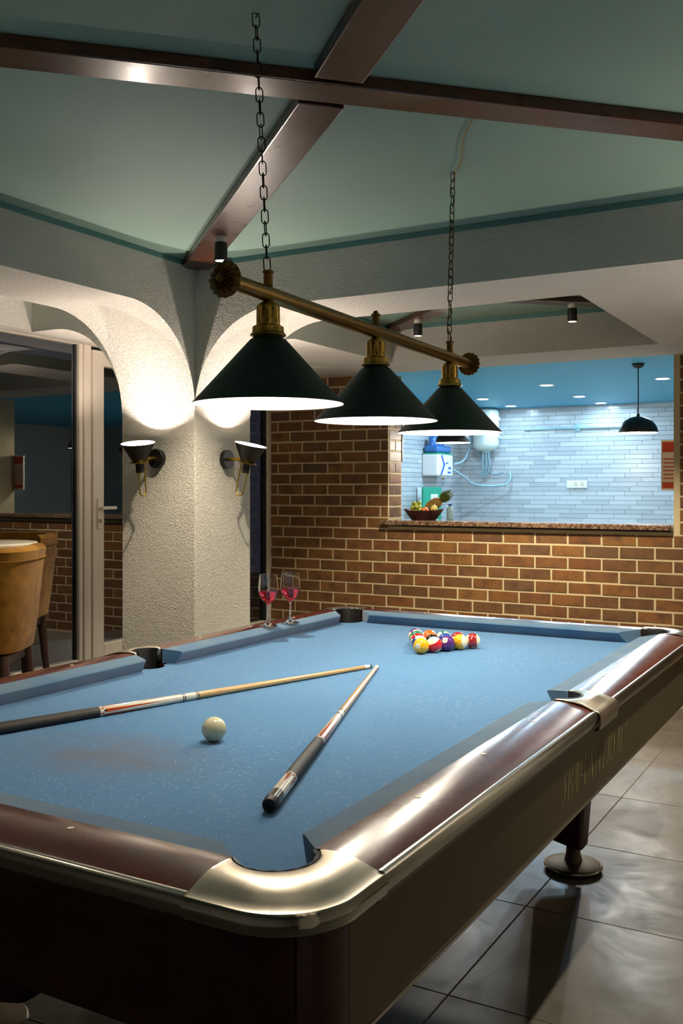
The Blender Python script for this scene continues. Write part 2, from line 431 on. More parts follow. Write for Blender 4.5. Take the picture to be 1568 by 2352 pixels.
# teal painted strip on top of the beams
k = 0
def trim(x0, x1, y0, y1):
    struct(MB().box(x0, x1, y0, y1, CEIL-.026, CEIL-.0005).build('trim_%d' % (k+1), M['teal_strip']))
for b in ((CX1, CX1+.003, BY0, CY0-.003), (CX1, BX1, CY0-.003, CY0), (CX1, .237, 3.517, 3.52), (CX1, CX1+.003, CY1, 3.517)):
    trim(*b); k += 1

# --- brick wall with a serving opening
wall = struct(MB().box(XG, -1.853, YB-.001, YB+.225, 0, SOF).box(-1.853, .222, YB-.001, YB+.225, 0, 1.045).box(.222, 3.4, YB-.001, YB+.225, 0, SOF)
              .build('wall_far', M['mortar']))
BW, BH, JT = .2200, .0720, .0120
PX, PZ = BW+JT, BH+JT
bm_cache = {}
def brick(w_, h_=BH, d=.017):
    key = (round(w_, 3), round(h_, 3))
    if key not in bm_cache: bm_cache[key] = chamfer(MB(), w_, h_, d, .002).mesh('brick', M['brick'])
    return bm_cache[key]
def put(x0, x1, z0, z1, face='y'):
    if x1-x0 < .02 or z1-z0 < .012: return
    me = brick(x1-x0, z1-z0); dy = random.uniform(-.0015, .0015)
    link(me, 'brick', wall, ((x0+x1)/2, YB+.0135+dy, (z0+z1)/2), (PI/2, random.uniform(-.006,.006), 0))
rows = []
z_top = 1.021
low = MB()
def row(z0, h_, off, xa, xb):
    x = xa-off
    while x < xb:
        a, b = max(x, xa), min(x+BW, xb)
        if b-a > .02:
            if z0 < .36: chamfer_row(a, b, z0, h_)
            elif a < .62: put(a, b, z0, z0+h_)
            else: chamfer_row(a, b, z0, h_)
        x += PX
def chamfer_row(a, b, z0, h_):
    t = MB(); chamfer(t, b-a, h_, .017, .003)
    low.add(t.v, t.f, False, T((a+b)/2, YB+.0135, z0+h_/2) @ RX(PI/2))
for r in range(13):                                   # below the counter
    z0 = z_top-BH-r*PZ
    if z0 < -.02: break
    row(max(z0, .002), BH, (.085 if r % 2 == 0 else .085+PX/2), XG+.012, 3.38)
for r in range(14):                                   # piers beside the opening
    z0 = z_top+JT+r*PZ
    h_ = min(BH, SOF-.004-z0)
    if h_ < .015: break
    row(z0, h_, (.02 if r % 2 == 0 else .02+PX/2), XG+.012, -1.857)
    x = .262
    row(z0, h_, (PX/2 if r % 2 == 0 else 0), x, 3.38)
    # brick ends on the return of the left pier
    if z0 > 1.09:
        ns = 1 if r % 2 == 0 else 2
        ln = (.196-(ns-1)*JT)/ns
        for q in range(ns):
            link(brick(ln, h_), 'brick', wall, (-1.8670, YB+.018+ln/2+q*(ln+JT), z0+h_/2), (PI/2, 0, PI/2))
bc = low.build('brick_courses', M['brick'], wall); bc['kind'] = 'stuff'
# granite counter
ct = MB().prism([(-1.90,4.005),(.205,4.010),(.212,4.03),(.212,4.42),(-1.845,4.42),(-1.845,4.046),(-1.90,4.046)], 1.0555, 1.092).build('counter_slab', M['granite'], bevel=.006)
tag(ct, 'speckled brown granite counter slab on the brick half wall', 'counter')

# --- kitchen beyond the opening
KY, KX, KC = 8.2, -2.99, 2.25
kb = struct(MB().box(KX-.1, 3.4, KY, KY+.1, 0, KC).build('wall_kitchen_back', M['tile_grout']))
kl = struct(MB().box(KX-.1, KX, YB+.225, KY, 0, KC).build('wall_kitchen_left', M['tile_grout']))
struct(MB().box(KX-.1, 3.4, YB+.225, KY+.1, KC, KC+.05).build('ceiling_kitchen', M['kitchen_ceiling']))
struct(MB().box(KX-.1, 3.4, YB+.225, KY+.1, -.05, 0).build('floor_kitchen', M['kitchen_floor']))
TW, TH = .300, .0500
kt = {}
def ktile(w_):
    k_ = round(w_, 3)
    if k_ not in kt: kt[k_] = chamfer(MB(), w_-.003, TH-.003, .007, .0012).mesh('tile', M['wall_tile'])
    return kt[k_]
offs = [0, .25, .5, .75]
big = MB()
for r in range(int((KC-.70)/TH)+1):
    z = KC-TH/2-r*TH
    off = [0, .17, .43, .62][r % 4]*TW
    if z < .68: break
    x = KX-off
    while x < .6:
        a, b = max(x, KX), x+TW
        if b-a > .02: 
            if z > .88 and a < -.45: link(ktile(b-a), 'tile', kb, ((a+b)/2, KY+.001, z), (PI/2,0,0))
            else:
                t = MB(); chamfer(t, b-a-.003, TH-.003, .007, .0012); big.add(t.v, t.f, False, T((a+b)/2, KY+.001, z) @ RX(PI/2))
        x += TW
    y = KY-TW+off
    while y > 6.2:
        a, b = y, min(y+TW, KY-.008)
        link(ktile(b-a), 'tile', kl, (KX-.001, (a+b)/2, z), (PI/2, 0, PI/2)) if z > .85 else None
        y -= TW
tb = big.build('tile_field', M['wall_tile'], kb); tb['kind'] = 'stuff'

# --- glazing to the garden (fixed pane, door, side pane)
def pane(name, y0, y1, z0, z1, x=XG, m='glass', par=None):
    return MB().box(x-.003, x+.003, y0, y1, z0, z1).build(name, M[m], par)
ZB, ZT = PLAT, 2.235
def frame_rect(y0, y1, z0, z1, wl, wr, wb, wt, x0, x1):
    mb = MB(); mb.box(x0, x1, y0, y0+wl, z0, z1); mb.box(x0, x1, y1-wr, y1, z0, z1)
    mb.box(x0, x1, y0+wl, y1-wr, z0, z0+wb); mb.box(x0, x1, y0+wl, y1-wr, z1-wt, z1); return mb
w1 = struct(empty('window_1', (XG, 0, PLAT))); w1.location = (0,0,0)
frame_rect(-1.2, 1.955, ZB, ZT, .06, .035, .05, .012, XG-.035, XG+.035).build('frame', M['upvc'], w1, .006)
pane('pane', -1.14, 1.90, ZB+.05, ZT-.009, XG, 'glass', w1)
MB().box(XG-.012, XG+.012, 1.906, 1.920, ZB+.05, ZT-.012).build('gasket', M['gasket'], w1)
mull = MB()
mull.box(XG-.03, XG+.045, 1.955, 2.005, ZB, ZT); mull.box(XG-.03, XG+.030, 2.005, 2.030, ZB, ZT)
mull.build('mullion', M['upvc'], w1, .004)
d1 = struct(empty('door_1', (0,0,0)))
frame_rect(2.035, 3.00, ZB+.012, ZT-.03, .098, .098, .11, .095, XG-.03, XG+.04).build('leaf', M['upvc'], d1, .005)
pane('pane', 2.133, 2.902, ZB+.122, ZT-.125, XG, 'glass', d1)
MB().box(XG-.008, XG+.012, 2.030, 2.035, ZB+.012, ZT-.03).build('gasket', M['gasket'], d1)
hp = MB().box(XG+.04, XG+.049, 2.068, 2.098, 1.075, 1.265).build('handle_plate', M['offwhite'], d1, .003)
MB().tube([(XG+.049,2.083,1.205),(XG+.085,2.083,1.205)], .010, 10).box(XG+.072, XG+.088, 2.073, 2.200, 1.197, 1.217).build('lever', M['offwhite'], hp, .002)
MB().lathe([(0,0),(.012,0),(.012,.012),(.008,.014),(.008,.03),(0,.03)], 14, T(XG+.049,2.083,1.128) @ RY(PI/2)).build('lock_cylinder', M['casting'], hp)
w2 = struct(empty('window_2', (0,0,0)))
frame_rect(3.02, YB-.004, ZB, ZT-.03, .05, .055, .05, .05, XG-.035, XG+.04).build('frame', M['upvc'], w2, .005)
pane('pane', 3.07, YB-.075, ZB+.05, ZT-.08, XG, 'glass', w2)
MB().box(XG-.02, XG+.03, YB-.075, YB-.060, ZB+.05, ZT-.08).build('gasket', M['gasket'], w2)
# wall that closes the aisle in front of the picture, garden outside
struct(MB().box(XG-.1, XG+.06, -4.3, -1.2, 0, CEIL).build('wall_aisle_end', M['plaster_smooth']))
struct(MB().box(XG-.06, XG+.06, -1.2, YB, 0, PLAT-.001).build('wall_sill', M['plaster_smooth']))
struct(MB().box(-9, XG-.1, -4, 9, -.02, PLAT-.10).build('floor_garden', M['paver']))
struct(MB().box(-9.2, -9, -4, 9, 0, 3.2).build('wall_garden', M['night']))

# --- ceiling beams
def plank(p, q, width, z0, z1, mb=None):
    p, q = Vector((*p,0)), Vector((*q,0)); d = (q-p); L = d.length; a = math.atan2(d.y, d.x)
    return (mb or MB()).box(0, L, -width/2, width/2, z0, z1), T(p.x, p.y, 0) @ RZ(a)
def beam_obj(p, q, width, z0, label, group):
    mb, Mx = plank(p, q, width, z0, CEIL-.0005)
    o = mb.build('ceiling_beam', M['beam'], None, .004); o.matrix_world = Mx
    return tag(o, label, 'beam', group)
c0 = (.116, -.196)
beam_obj((-1.38, -1.6925), (1.60, 1.2875), .125, 2.414, 'dark varnished wooden beam crossing the whole ceiling from left to right', None)
beam_obj((-1.545, 1.325), (.052, -.139), .136, 2.4135, 'wooden beam half running from the crossing down to the plastered corner', None)
beam_obj((.178, -.262), (1.65, -1.70), .136, 2.4135, 'wooden beam half running from the crossing out of the top of the picture', None)
beam_obj((-1.545, 3.505), (.225, 1.845), .12, 2.414, 'wooden beam over the far bay, its end in the left rear corner', None)
beam_obj((-.62, 2.72), (.225, 3.505), .12, 2.4145, 'wooden beam stub over the far bay behind the right spotlight', None)

# ================================================================== SPOTLIGHTS on the beams
def spot(x, y, z, label, power, visible=True):
    r = empty('ceiling_spotlight', (x, y, z))
    MB().lathe([(0,0),(.026,0),(.026,-.025),(0,-.025)], 20).build('mount', M['offwhite'], r)
    MB().lathe([(.0265,-.025),(.028,-.026),(.028,-.102),(.0265,-.104),(.0235,-.102),(.0235,-.09)], 24).build('housing', M['black'], r)
    MB().lathe([(0,-.100),(.0235,-.1025),(.0235,-.098),(0,-.096)], 20).build('lens', M['bulb_spot'], r)
    l = light('SPOT', 'spot_lamp', (0,0,-.112), power, WARM, r, .02, math.radians(105), .55)
    return tag(r, label, 'spotlight', 'cylinder spotlights under the ceiling beams')
spot(-1.056, .877, 2.4135, 'black cylinder spotlight on the beam above the left end of the brass lamp', P_SPOT*.75)
spot(-1.194, 3.168, 2.414, 'black cylinder spotlight in the far bay left of the hanging chain', P_SPOT)
spot(-.178, 3.130, 2.414, 'black cylinder spotlight in the far bay above the serving opening', P_SPOT)
spot(1.216, .900, 2.414, 'black cylinder spotlight on the beam at the right of the table, out of view', P_SPOT)
spot(-.95, -1.26, 2.414, 'black cylinder spotlight added as fill on the beam at the near left of the table, out of view', P_SPOT_FILL)  # unseen spot added at the near left for fill
spot(1.20, -1.26, 2.4135, 'black cylinder spotlight added as fill on the beam near the viewer, out of view', P_SPOT_FILL)  # unseen spot added near the camera for fill

# ================================================================== POOL TABLE
BED, NOSE, RT = .736, .773, .785
HX, HY = .635, 1.27
tbl = empty('pool_table', (0,0,0))
tag(tbl, 'blue cloth pool table with mahogany rails and silver corner castings', 'pool table')
# pocket geometry
PC = (.6625, 1.2965); PR = .066; SC = (.702, 0); SR = .056
def arc(c, r, a0, a1, n): return [(c[0]+r*math.cos(a0+(a1-a0)*k/n), c[1]+r*math.sin(a0+(a1-a0)*k/n)) for k in range(n+1)]
def bed_outline():
    ex, ey = HX+.045, HY+.045; pts = []
    r = .0615
    # go counter-clockwise starting at right side pocket
    def bite(c, inside, outline):
        pass
    dx = math.sqrt(r*r-(ex-PC[0])**2); dy = math.sqrt(r*r-(ey-PC[1])**2); sy = math.sqrt(.0535**2-(ex-SC[0])**2)
    q = []
    a_s = math.atan2(sy, ex-SC[0])
    q += arc(SC, .0535, -a_s+2*PI, a_s, 10)[::1]
    q += []
    # corner ++ : from (ex, PCy-dx) around inside to (PCx-dy, ey)
    a0 = math.atan2(-dx, ex-PC[0]); a1 = math.atan2(ey-PC[1], -dy)
    cor = [(PC[0]+r*math.cos(t), PC[1]+r*math.sin(t)) for t in [a0+(a1-2*PI-a0)*k/14 for k in range(15)]]
    right_up = q+cor
    left_up = [(-x, y) for x, y in cor[::-1]]
    sl = [(-x, -y) for x, y in q]
    left_dn = [(-x, -y) for x, y in cor]
    right_dn = [(x, -y) for x, y in cor[::-1]]
    return right_up+left_up+sl+left_dn+right_dn
MB().prism(bed_outline(), BED-.03, BED).build('bed_cloth', M['cloth'], tbl)
cush = [(0,.7725),(.0025,.7765),(.008,.7785),(.0645,RT-.0005),(.0645,BED+.0005),(.024,BED+.0005),(.014,.750),(.005,.764)]
woodp = [(.065,BED-.01),(.065,RT),(.085,RT+.0022),(.105,RT+.0020),(.130,RT-.0010),(.150,RT-.0050),(.168,RT-.0100),(.174,RT-.0125),(.174,BED-.01)]
trimp = [(.1738,.770),(.1735,.7745),(.179,.7752),(.1845,.7725),(.188,.766),(.1885,.752),(.1865,.744),(.181,.7385),(.1738,.7385)]
def extr(prof, f, ends, name, m, par, smooth=True, bevel=0):
    """prof (o,z); f maps (o,s,z)->point; ends: two functions o->s"""
    mb = MB(); a, b = ends; n = 10
    rows_ = []
    for k in range(n+1):
        rows_.append([f(o, a(o)+(b(o)-a(o))*k/n, z) for o, z in prof])
    mb.grid(rows_, smooth, None, False, True)
    L = len(prof)
    mb.f.append(list(range(L))); mb.sm.append(False); mb.f.append([n*L+i for i in range(L)][::-1]); mb.sm.append(False)
    return mb.build(name, m, par)
def lerp(o, a, b, o0=0., o1=.065): t = min(1, max(0, (o-o0)/(o1-o0))); return a+(b-a)*t
for sx in (1, -1):
    for sy in (1, -1):
        f = lambda o, s, z: (sx*(HX+o), sy*s, z)
        extr(cush, f, (lambda o: lerp(o,.092,.066), lambda o: lerp(o,HY-.092,HY-.024)), 'cushion', M['cushion'], tbl)
        rail = extr(woodp, f, (lambda o: lerp(o,.068,.086,.065,.175), lambda o: HY-.021), 'side_rail', M['rail'], tbl)
        extr(trimp, f, (lambda o: .088, lambda o: HY-.021), 'trim_strip', M['trim'], tbl)
        for k_ in (1,2,3):
            yy = sy*(HY/4*k_)
            MB().lathe([(0,0),(.006,0),(.006,.0012),(0,.0014)], 14, T(sx*(HX+.098), yy, RT+.0016)).build('sight', M['pearl'], rail)
for sy in (1, -1):
    f = lambda o, s, z: (s, sy*(HY+o), z)
    extr(cush, f, (lambda o: lerp(o,-(HX-.092),-(HX-.024)), lambda o: lerp(o,HX-.092,HX-.024)), 'cushion', M['cushion'], tbl)
    rail = extr(woodp, f, (lambda o: -(HX-.021), lambda o: HX-.021), 'end_rail', M['rail_x'], tbl)
    extr(trimp, f, (lambda o: -(HX-.021), lambda o: HX-.021), 'trim_strip', M['trim'], tbl)
    for k_ in (-1,0,1):
        MB().lathe([(0,0),(.006,0),(.006,.0012),(0,.0014)], 14, T(k_*HX/2, sy*(HY+.098), RT+.0016)).build('sight', M['pearl'], rail)
# corner castings
def resample(pts, n):
    pts = [Vector((*p,0)) for p in pts]; L = [0]
    for a, b in zip(pts, pts[1:]): L.append(L[-1]+(b-a).length)
    out = []
    for k in range(n+1):
        d = L[-1]*k/n; i = 0
        while i < len(L)-2 and L[i+1] < d: i += 1
        t = (d-L[i])/max(1e-9, L[i+1]-L[i]); p = pts[i].lerp(pts[i+1], t); out.append((p.x, p.y))
    return out
def outer_curve(o, r):
    ex, ey = HX+o, HY+o
    return [(HX-.021, ey)]+arc((ex-r, ey-r), r, PI/2, 0, 16)+[(ex, HY-.021)]
ang_a = math.atan2(HY+.065-PC[1], HX-.021-PC[0]); ang_b = math.atan2(HY-.021-PC[1], HX+.065-PC[0])
NC = 40
for sx in (1, -1):
    for sy in (1, -1):
        inner = resample([(HX-.021, HY+.065)]+arc(PC, PR, ang_a, ang_b, 24)+[(HX+.065, HY-.021)], NC)
        out0 = resample(outer_curve(.165, .10), NC); out1 = resample(outer_curve(.176, .11), NC)
        o2 = resample(outer_curve(.184, .118), NC); o3 = resample(outer_curve(.190, .124), NC); o4 = resample(outer_curve(.187, .121), NC); o5 = resample(outer_curve(.176, .11), NC)
        rows_ = []
        for k in range(NC+1):
            I, O = Vector((*inner[k],0)), Vector((*out0[k],0)); r_ = []
            r_.append((I.x, I.y, BED+.005)); r_.append((I.x, I.y, RT-.001))
            for t, z in ((.03,RT+.0016),(.12,RT+.003),(.35,RT+.0042),(.6,RT+.0030),(.82,RT-.0025),(1,RT-.0085)):
                p = I.lerp(O, t); r_.append((p.x, p.y, z))
            for cv, z in ((out1, RT-.0125),(o2, RT-.0135),(o3,.764),(o3,.750),(o4,.742),(o5,.7375)): r_.append((*cv[k], z))
            rows_.append([(sx*x, sy*y, z) for x, y, z in r_])
        cst = MB().grid([r_[:10] for r_ in rows_]).build('corner_casting', M['casting'], tbl)
        MB().grid([r_[9:] for r_ in rows_]).build('casting_skirt', M['chrome'], cst)
        # leather liner round the pocket mouth
        lin_ = []
        for k in range(25):
            a = ang_a+(ang_b-ang_a)*k/24
            wob = .0012*math.sin(k*2.1)
            lin_.append([(sx*(PC[0]+rr*math.cos(a)), sy*(PC[1]+rr*math.sin(a)), z) for rr, z in ((PR+.0005,.66),(PR+.0005,RT-.002),(PR-.002+wob,RT+.0015+wob),(PR-.0075+wob,RT-.001),(PR-.0085,RT-.006),(PR-.0085,.66))])
        MB().grid(lin_).build('pocket_liner', M['liner'], cst)
        MB().lathe([(.064,.665),(.058,.63),(.03,.61),(0,.605)], 24, T(sx*PC[0], sy*PC[1], 0)).build('pocket_cup', M['liner'], cst)
    # side pocket casting
    rows_ = []; f = lambda o, s, z: (sx*(HX+o), s, z)
    NS = 24
    inner = resample([(.068, -.066)]+[( .068,-.054)]+arc((.068,0), .054, -PI/2, PI/2, 16)+[(.068,.054),(.068,.066)], NS)
    for k in range(NS+1):
        s = -1+2*k/NS; I = inner[k]; r_ = [(I[0], I[1], BED+.01), (I[0], I[1], RT)]
        for t, z in ((.04,RT+.003),(.25,RT+.0048),(.55,RT+.0042),(.8,RT-.0005),(1,RT-.007)):
            r_.append((I[0]+(.168-I[0])*t, I[1]+(s*.088-I[1])*t, z))
        for o, z in ((.178,RT-.0105),(.186,RT-.0125),(.1925,.766),(.1935,.748),(.190,.728),(.178,.7265)): r_.append((o, s*.0895, z))
        rows_.append([f(o, y_, z) for o, y_, z in r_])
    mb = MB().grid(rows_); L = len(rows_[0])
    cst = mb.build('side_casting', M['casting'], tbl)
    so = cst.modifiers.new('thick', 'SOLIDIFY'); so.thickness = .0025; so.offset = 0
    lin_ = []
    for k in range(21):
        a = -PI/2+PI*k/20
        pts = []
        for rr, z in ((.0545,.66),(.0545,RT+.001),(.052,RT+.0052),(.046,RT+.0048),(.0445,RT),(.0445,.66)):
            pts.append(f(.072+rr*math.cos(a), rr*math.sin(a)*1.0, z))
        lin_.append(pts)
    MB().grid(lin_).build('pocket_liner', M['liner'], cst)
    MB().lathe([(.05,.665),(.045,.63),(.02,.61),(0,.605)], 20, T(sx*(HX+.072), 0, 0)).build('pocket_cup', M['liner'], cst)
    MB().lathe([(0,0),(.006,0),(.006,.003),(.002,.003),(.002,.001),(0,.001)], 12, T(sx*(HX+.114), 0, .752) @ RY(-sx*PI/2)).build('screw', M['brass_dark'], cst)
# cabinet
MB().box(-.76,.76,-1.40,1.40,.62,.690).build('light_block_board', M['black_rubber'], tbl)  # dark bottom board added under the bed to block light
ZA, ZC = .557, .7385
for sx in (1,-1):
    x0, x1 = sorted((sx*.790, sx*.803))
    pn = MB().box(x0, x1, -1.325, 1.325, ZA, ZC).build('side_panel', M['panel'], tbl, .002)
    MB().box(x0-.002, x1+.002, -1.325, 1.325, ZA-.006, ZA).build('bottom_edge', M['trim'], pn)
    if sx == 1: side_panel = pn
for sy in (1,-1):
    oc = arc((.700,1.335), .103, PI/2, PI*.27, 8); ic = arc((.700,1.335), .088, PI*.27, PI/2, 8)
    half = oc+ic
    po = [(x, sy*y) for x, y in oc+ic]+[(-x, sy*y) for x, y in (oc+ic)[::-1]]
    MB().prism(po, ZA, ZC, None, True).build('end_panel', M['cabinet_wood'], tbl)
    for sx in (1,-1):
        outer = arc((.700,1.335), .103, PI*.26, 0, 8); inn = arc((.700,1.335), .088, 0, PI*.26, 8)
        po = [(sx*x, sy*y) for x, y in outer+[(.803,1.327),(.788,1.327)]+inn]
        MB().prism(po, ZA, ZC, None, True).build('corner_post', M['cabinet_wood'], tbl)
# legs
for sx in (1,-1):
    for sy in (1,-1):
        sec = []
        for z, xi, xo, y0, y1 in ((.64,.10,.575,.78,.925),(.45,.16,.56,.785,.92),(.30,.22,.545,.795,.91),(.155,.30,.528,.805,.905)):
            pts = []
            cr = .018
            for cx, cy, a0 in ((xo-cr,y1-cr,0),(xi+cr,y1-cr,PI/2),(xi+cr,y0+cr,PI),(xo-cr,y0+cr,1.5*PI)):
                for k in range(5):
                    a = a0+PI/2*k/4; X = cx+cr*math.cos(a); Y = cy+cr*math.sin(a)
                    zz = z+(.155-z if False else 0)
                    if z == .155: zz = .083+.22*max(0, .52-X)
                    pts.append((sx*X, sy*Y, zz))
            sec.append(pts)
        mb = MB().grid(sec, True, None, False, True); nn = len(sec[0])
        mb.f.append([3*nn+i for i in range(nn)]); mb.sm.append(False); mb.f.append(list(range(nn))); mb.sm.append(False)
        lg = mb.build('leg', M['leg_wood'], tbl)
        MB().lathe([(0,.14),(.022,.14),(.022,.10),(.025,.055),(.031,.030),(.05,.026),(.090,.022),(.097,.018),(.099,.011),(.095,.003),(.0,.003)], 40, T(sx*.488, sy*.850, 0)).build('levelling_foot', M['panel'], lg)
        MB().tube([(sx*.488+.0955*math.cos(a), sy*.850+.0955*math.sin(a), .0145) for a in [2*PI*k/40 for k in range(40)]], .0055, 8, True).build('foot_rim', M['trim'], lg)
# lettering on the panel: tall slanted serif capitals, thick and thin strokes
G = {
 'S': [([(.92,.80),(.86,.97),(.66,1.0),(.50,.90),(.46,.74),(.56,.55),(.66,.38),(.62,.16),(.44,.02),(.22,0),(.06,.07),(.02,.2)], [.03,.04,.05,.07,.12,.17,.15,.09,.05,.04,.035,.03])],
 'B': [([(.18,0),(.18,1)],.11),([(.05,0),(.32,0)],.03),([(.05,1),(.55,1),(.78,.92),(.84,.76),(.74,.6),(.5,.52),(.2,.52)],[.03,.03,.06,.11,.07,.03,.03]),([(.5,.52),(.8,.45),(.92,.27),(.8,.08),(.5,0),(.2,0)],[.03,.07,.12,.08,.03,.03])],
 'A': [([(.08,0),(.56,1)],.035),([(.56,1),(.84,0)],.12),([(.25,.34),(.72,.34)],.03),([(-.04,0),(.22,0)],.03),([(.68,0),(.98,0)],.03)],
 '-': [([(.15,.42),(.85,.42)],.08)],
 'U': [([(.18,1),(.18,.24),(.28,.06),(.5,0),(.7,.06),(.82,.24),(.82,1)],[.12,.12,.08,.05,.035,.03,.03]),([(.03,1),(.34,1)],.03),([(.68,1),(.96,1)],.03)],
 'N': [([(.16,0),(.16,1)],.035),([(.16,1),(.84,0)],.12),([(.84,0),(.84,1)],.035),([(.02,0),(.3,0)],.03),([(.7,1),(.98,1)],.03),([(.0,1),(.18,1)],.03)],
 'I': [([(.5,0),(.5,1)],.13),([(.32,0),(.68,0)],.03),([(.32,1),(.68,1)],.03)],
 'V': [([(.12,1),(.48,0)],.12),([(.48,0),(.86,1)],.035),([(0,1),(.26,1)],.03),([(.72,1),(.98,1)],.03)],
 'E': [([(.2,0),(.2,1)],.12),([(.05,1),(.82,1),(.84,.82)],.03),([(.2,.52),(.62,.52)],.03),([(.62,.44),(.62,.6)],.03),([(.05,0),(.86,0),(.9,.2)],.03)],
 'R': [([(.18,0),(.18,1)],.11),([(.05,0),(.32,0)],.03),([(.05,1),(.55,1),(.8,.9),(.85,.74),(.74,.58),(.5,.5),(.2,.5)],[.03,.03,.06,.11,.07,.03,.03]),([(.5,.5),(.72,.3),(.84,.05),(.98,0)],[.05,.11,.08,.03])],
 'L': [([(.2,0),(.2,1)],.12),([(.05,1),(.36,1)],.03),([(.05,0),(.84,0),(.9,.24)],.03)],
 'T': [([(.5,0),(.5,1)],.13),([(.08,.84),(.1,1),(.9,1),(.92,.84)],.03),([(.35,0),(.65,0)],.03)],
 'M': [([(.12,0),(.16,1)],.035),([(.16,1),(.5,0)],.11),([(.5,0),(.84,1)],.035),([(.84,1),(.88,0)],.11),([(0,0),(.24,0)],.03),([(.76,0),(1,0)],.03)],
}
def glyph(mb, ch, y0, z0, wd, ht, x, shear=.20, th=1.0):
    asp = ht/wd
    for pts, ww in G[ch]:
        ws = ww if isinstance(ww, list) else [ww]*len(pts)
        P2 = [Vector((p[0]*wd, p[1]*ht)) for p in pts]; Lp, Rp = [], []
        for i, p in enumerate(P2):
            d = P2[min(i+1,len(P2)-1)]-P2[max(i-1,0)]; d.normalize(); nrm = Vector((-d.y, d.x)); h_ = ws[i]*wd*.5*th
            Lp.append(p+nrm*h_); Rp.append(p-nrm*h_)
        vs_ = []
        for q in Lp+Rp: vs_.append((x, y0+q.x+shear*q.y, z0+q.y))
        n = len(P2); mb.add(vs_, [(i, i+1, n+i+1, n+i) for i in range(n-1)])
s = 'SBA-UNIVERSAL'; y = -.335; LW, LH = .0400, .078
lm = MB()
for ch in s:
    wd = {'I': .6, '-': .8, 'N': 1.1, 'U': 1.05, 'S': .95}.get(ch, 1.0)*LW
    e = MB(); glyph(e, ch, y, .603, wd, LH, .8036)
    e.build('letter', M['letter'], side_panel); y += wd+.0075
for ch in 'TM':
    e = MB(); glyph(e, ch, y+.006, .655, .013, .026, .8036, .2, 1.1); e.build('letter', M['letter'], side_panel); y += .016

# ================================================================== BALLS
BR = .0286
sphere = None
CR = Vector((math.cos(math.radians(29.572)), math.sin(math.radians(29.572)), 0)); CU = Vector((0,0,1)); CT = Vector((math.sin(math.radians(29.572)), -math.cos(math.radians(29.572)), 0))
def ball_mat(name, rgb, striped):
    m = N(name); c = m.n('ShaderNodeTexCoord'); nv = m.n('ShaderNodeVectorMath', operation='NORMALIZE'); m.l(c.outputs['Object'], nv.inputs[0])
    sp = m.n('ShaderNodeSeparateXYZ'); m.l(nv.outputs[0], sp.inputs[0])
    cream = lin((236,226,196)); n = m.noise(c.outputs['Object'], 60, 3)
    base = m.mix(m.math('MULTIPLY', n, .12), lin(rgb), tuple(x*.8 for x in lin(rgb)))
    if striped:
        base = m.mix(m.math('LESS_THAN', m.math('ABSOLUTE', sp.outputs[2]), .52), cream, base)
    base = m.mix(m.math('GREATER_THAN', m.math('ABSOLUTE', sp.outputs[0]), .935), base, cream)
    return m.set(base, .12, coat=.5, spec=.5)
YEL, BLU, RED, PUR, ORA, GRN, MAR, BLK = (238,178,20), (24,66,140), (206,24,34), (84,34,110), (232,92,24), (16,110,74), (150,34,38), (18,18,18)
COLS = {1:YEL,2:BLU,3:RED,4:PUR,5:ORA,6:GRN,7:MAR,8:BLK}
CN = {1:'yellow',2:'blue',3:'red',4:'purple',5:'orange',6:'green',7:'maroon',0:'black'}
M['digit'] = simple('black_print', (20,18,16), .3)
me_cache = {}
sph = MB(); prof = [(BR*math.sin(PI*k/20), -BR*math.cos(PI*k/20)) for k in range(21)]; prof[0] = (0,-BR); prof[-1] = (0,BR); sph.lathe(prof, 40)
def ball(num, x, y, axis, ndir, label):
    rgb = COLS[num if num <= 8 else num-8]
    me = sph.mesh('ball', ball_mat('ball_%d_enamel' % num, rgb, num > 8))
    root = link(me, 'pool_ball', None)
    a = axis.normalized(); n = (ndir-a*ndir.dot(a)).normalized(); b = a.cross(n)
    R = Matrix((n, b, a)).transposed().to_4x4()
    root.matrix_world = T(x, y, BED+BR) @ R
    vs_, fs = text_mesh(str(num), .0155)
    for sgn in (1,):
        mb = MB(); mb.add([(Vector((BR, p.x, p.y)).normalized()*(BR*1.0015)) for p in vs_], fs); mb.build('number', M['digit'], root)
    return tag(root, label, 'ball', 'racked pool balls')
ax, ay = -.014, .672; D = BR*2+.0008
order = [[1],[10,11],[3,8,4],[6,5,2,9],[12,13,14,7,15]]
vec = lambda r, u, t: CR*r+CU*u+CT*t
OR = {1:(vec(.2,1,0),vec(-.55,-.35,.75)),10:(vec(.35,.85,.3),vec(-.5,0,.8)),11:(vec(-.42,.85,.25),vec(-.9,-.3,.25)),3:(vec(0,1,0),vec(-.8,-.3,.4)),8:(vec(.3,1,.2),vec(.6,-.5,.5)),
      4:(vec(.5,1,-.4),vec(-.45,.38,.8)),6:(vec(.4,1,.2),vec(-.8,-.3,.5)),5:(vec(0,1,0),vec(.4,.5,.5)),2:(vec(0,1,0),vec(.6,-.4,.5)),9:(vec(.86,.18,.42),vec(-.1,-.9,.2)),
      12:(vec(.75,.35,-.3),vec(.25,.75,.5)),13:(vec(.85,.1,.35),vec(-.4,-.35,.8)),14:(vec(-.92,.1,.25),vec(.25,.7,.6)),7:(vec(.3,1,.1),vec(-.75,-.1,.6)),15:(vec(.97,.05,.12),vec(0,-.93,.35))}
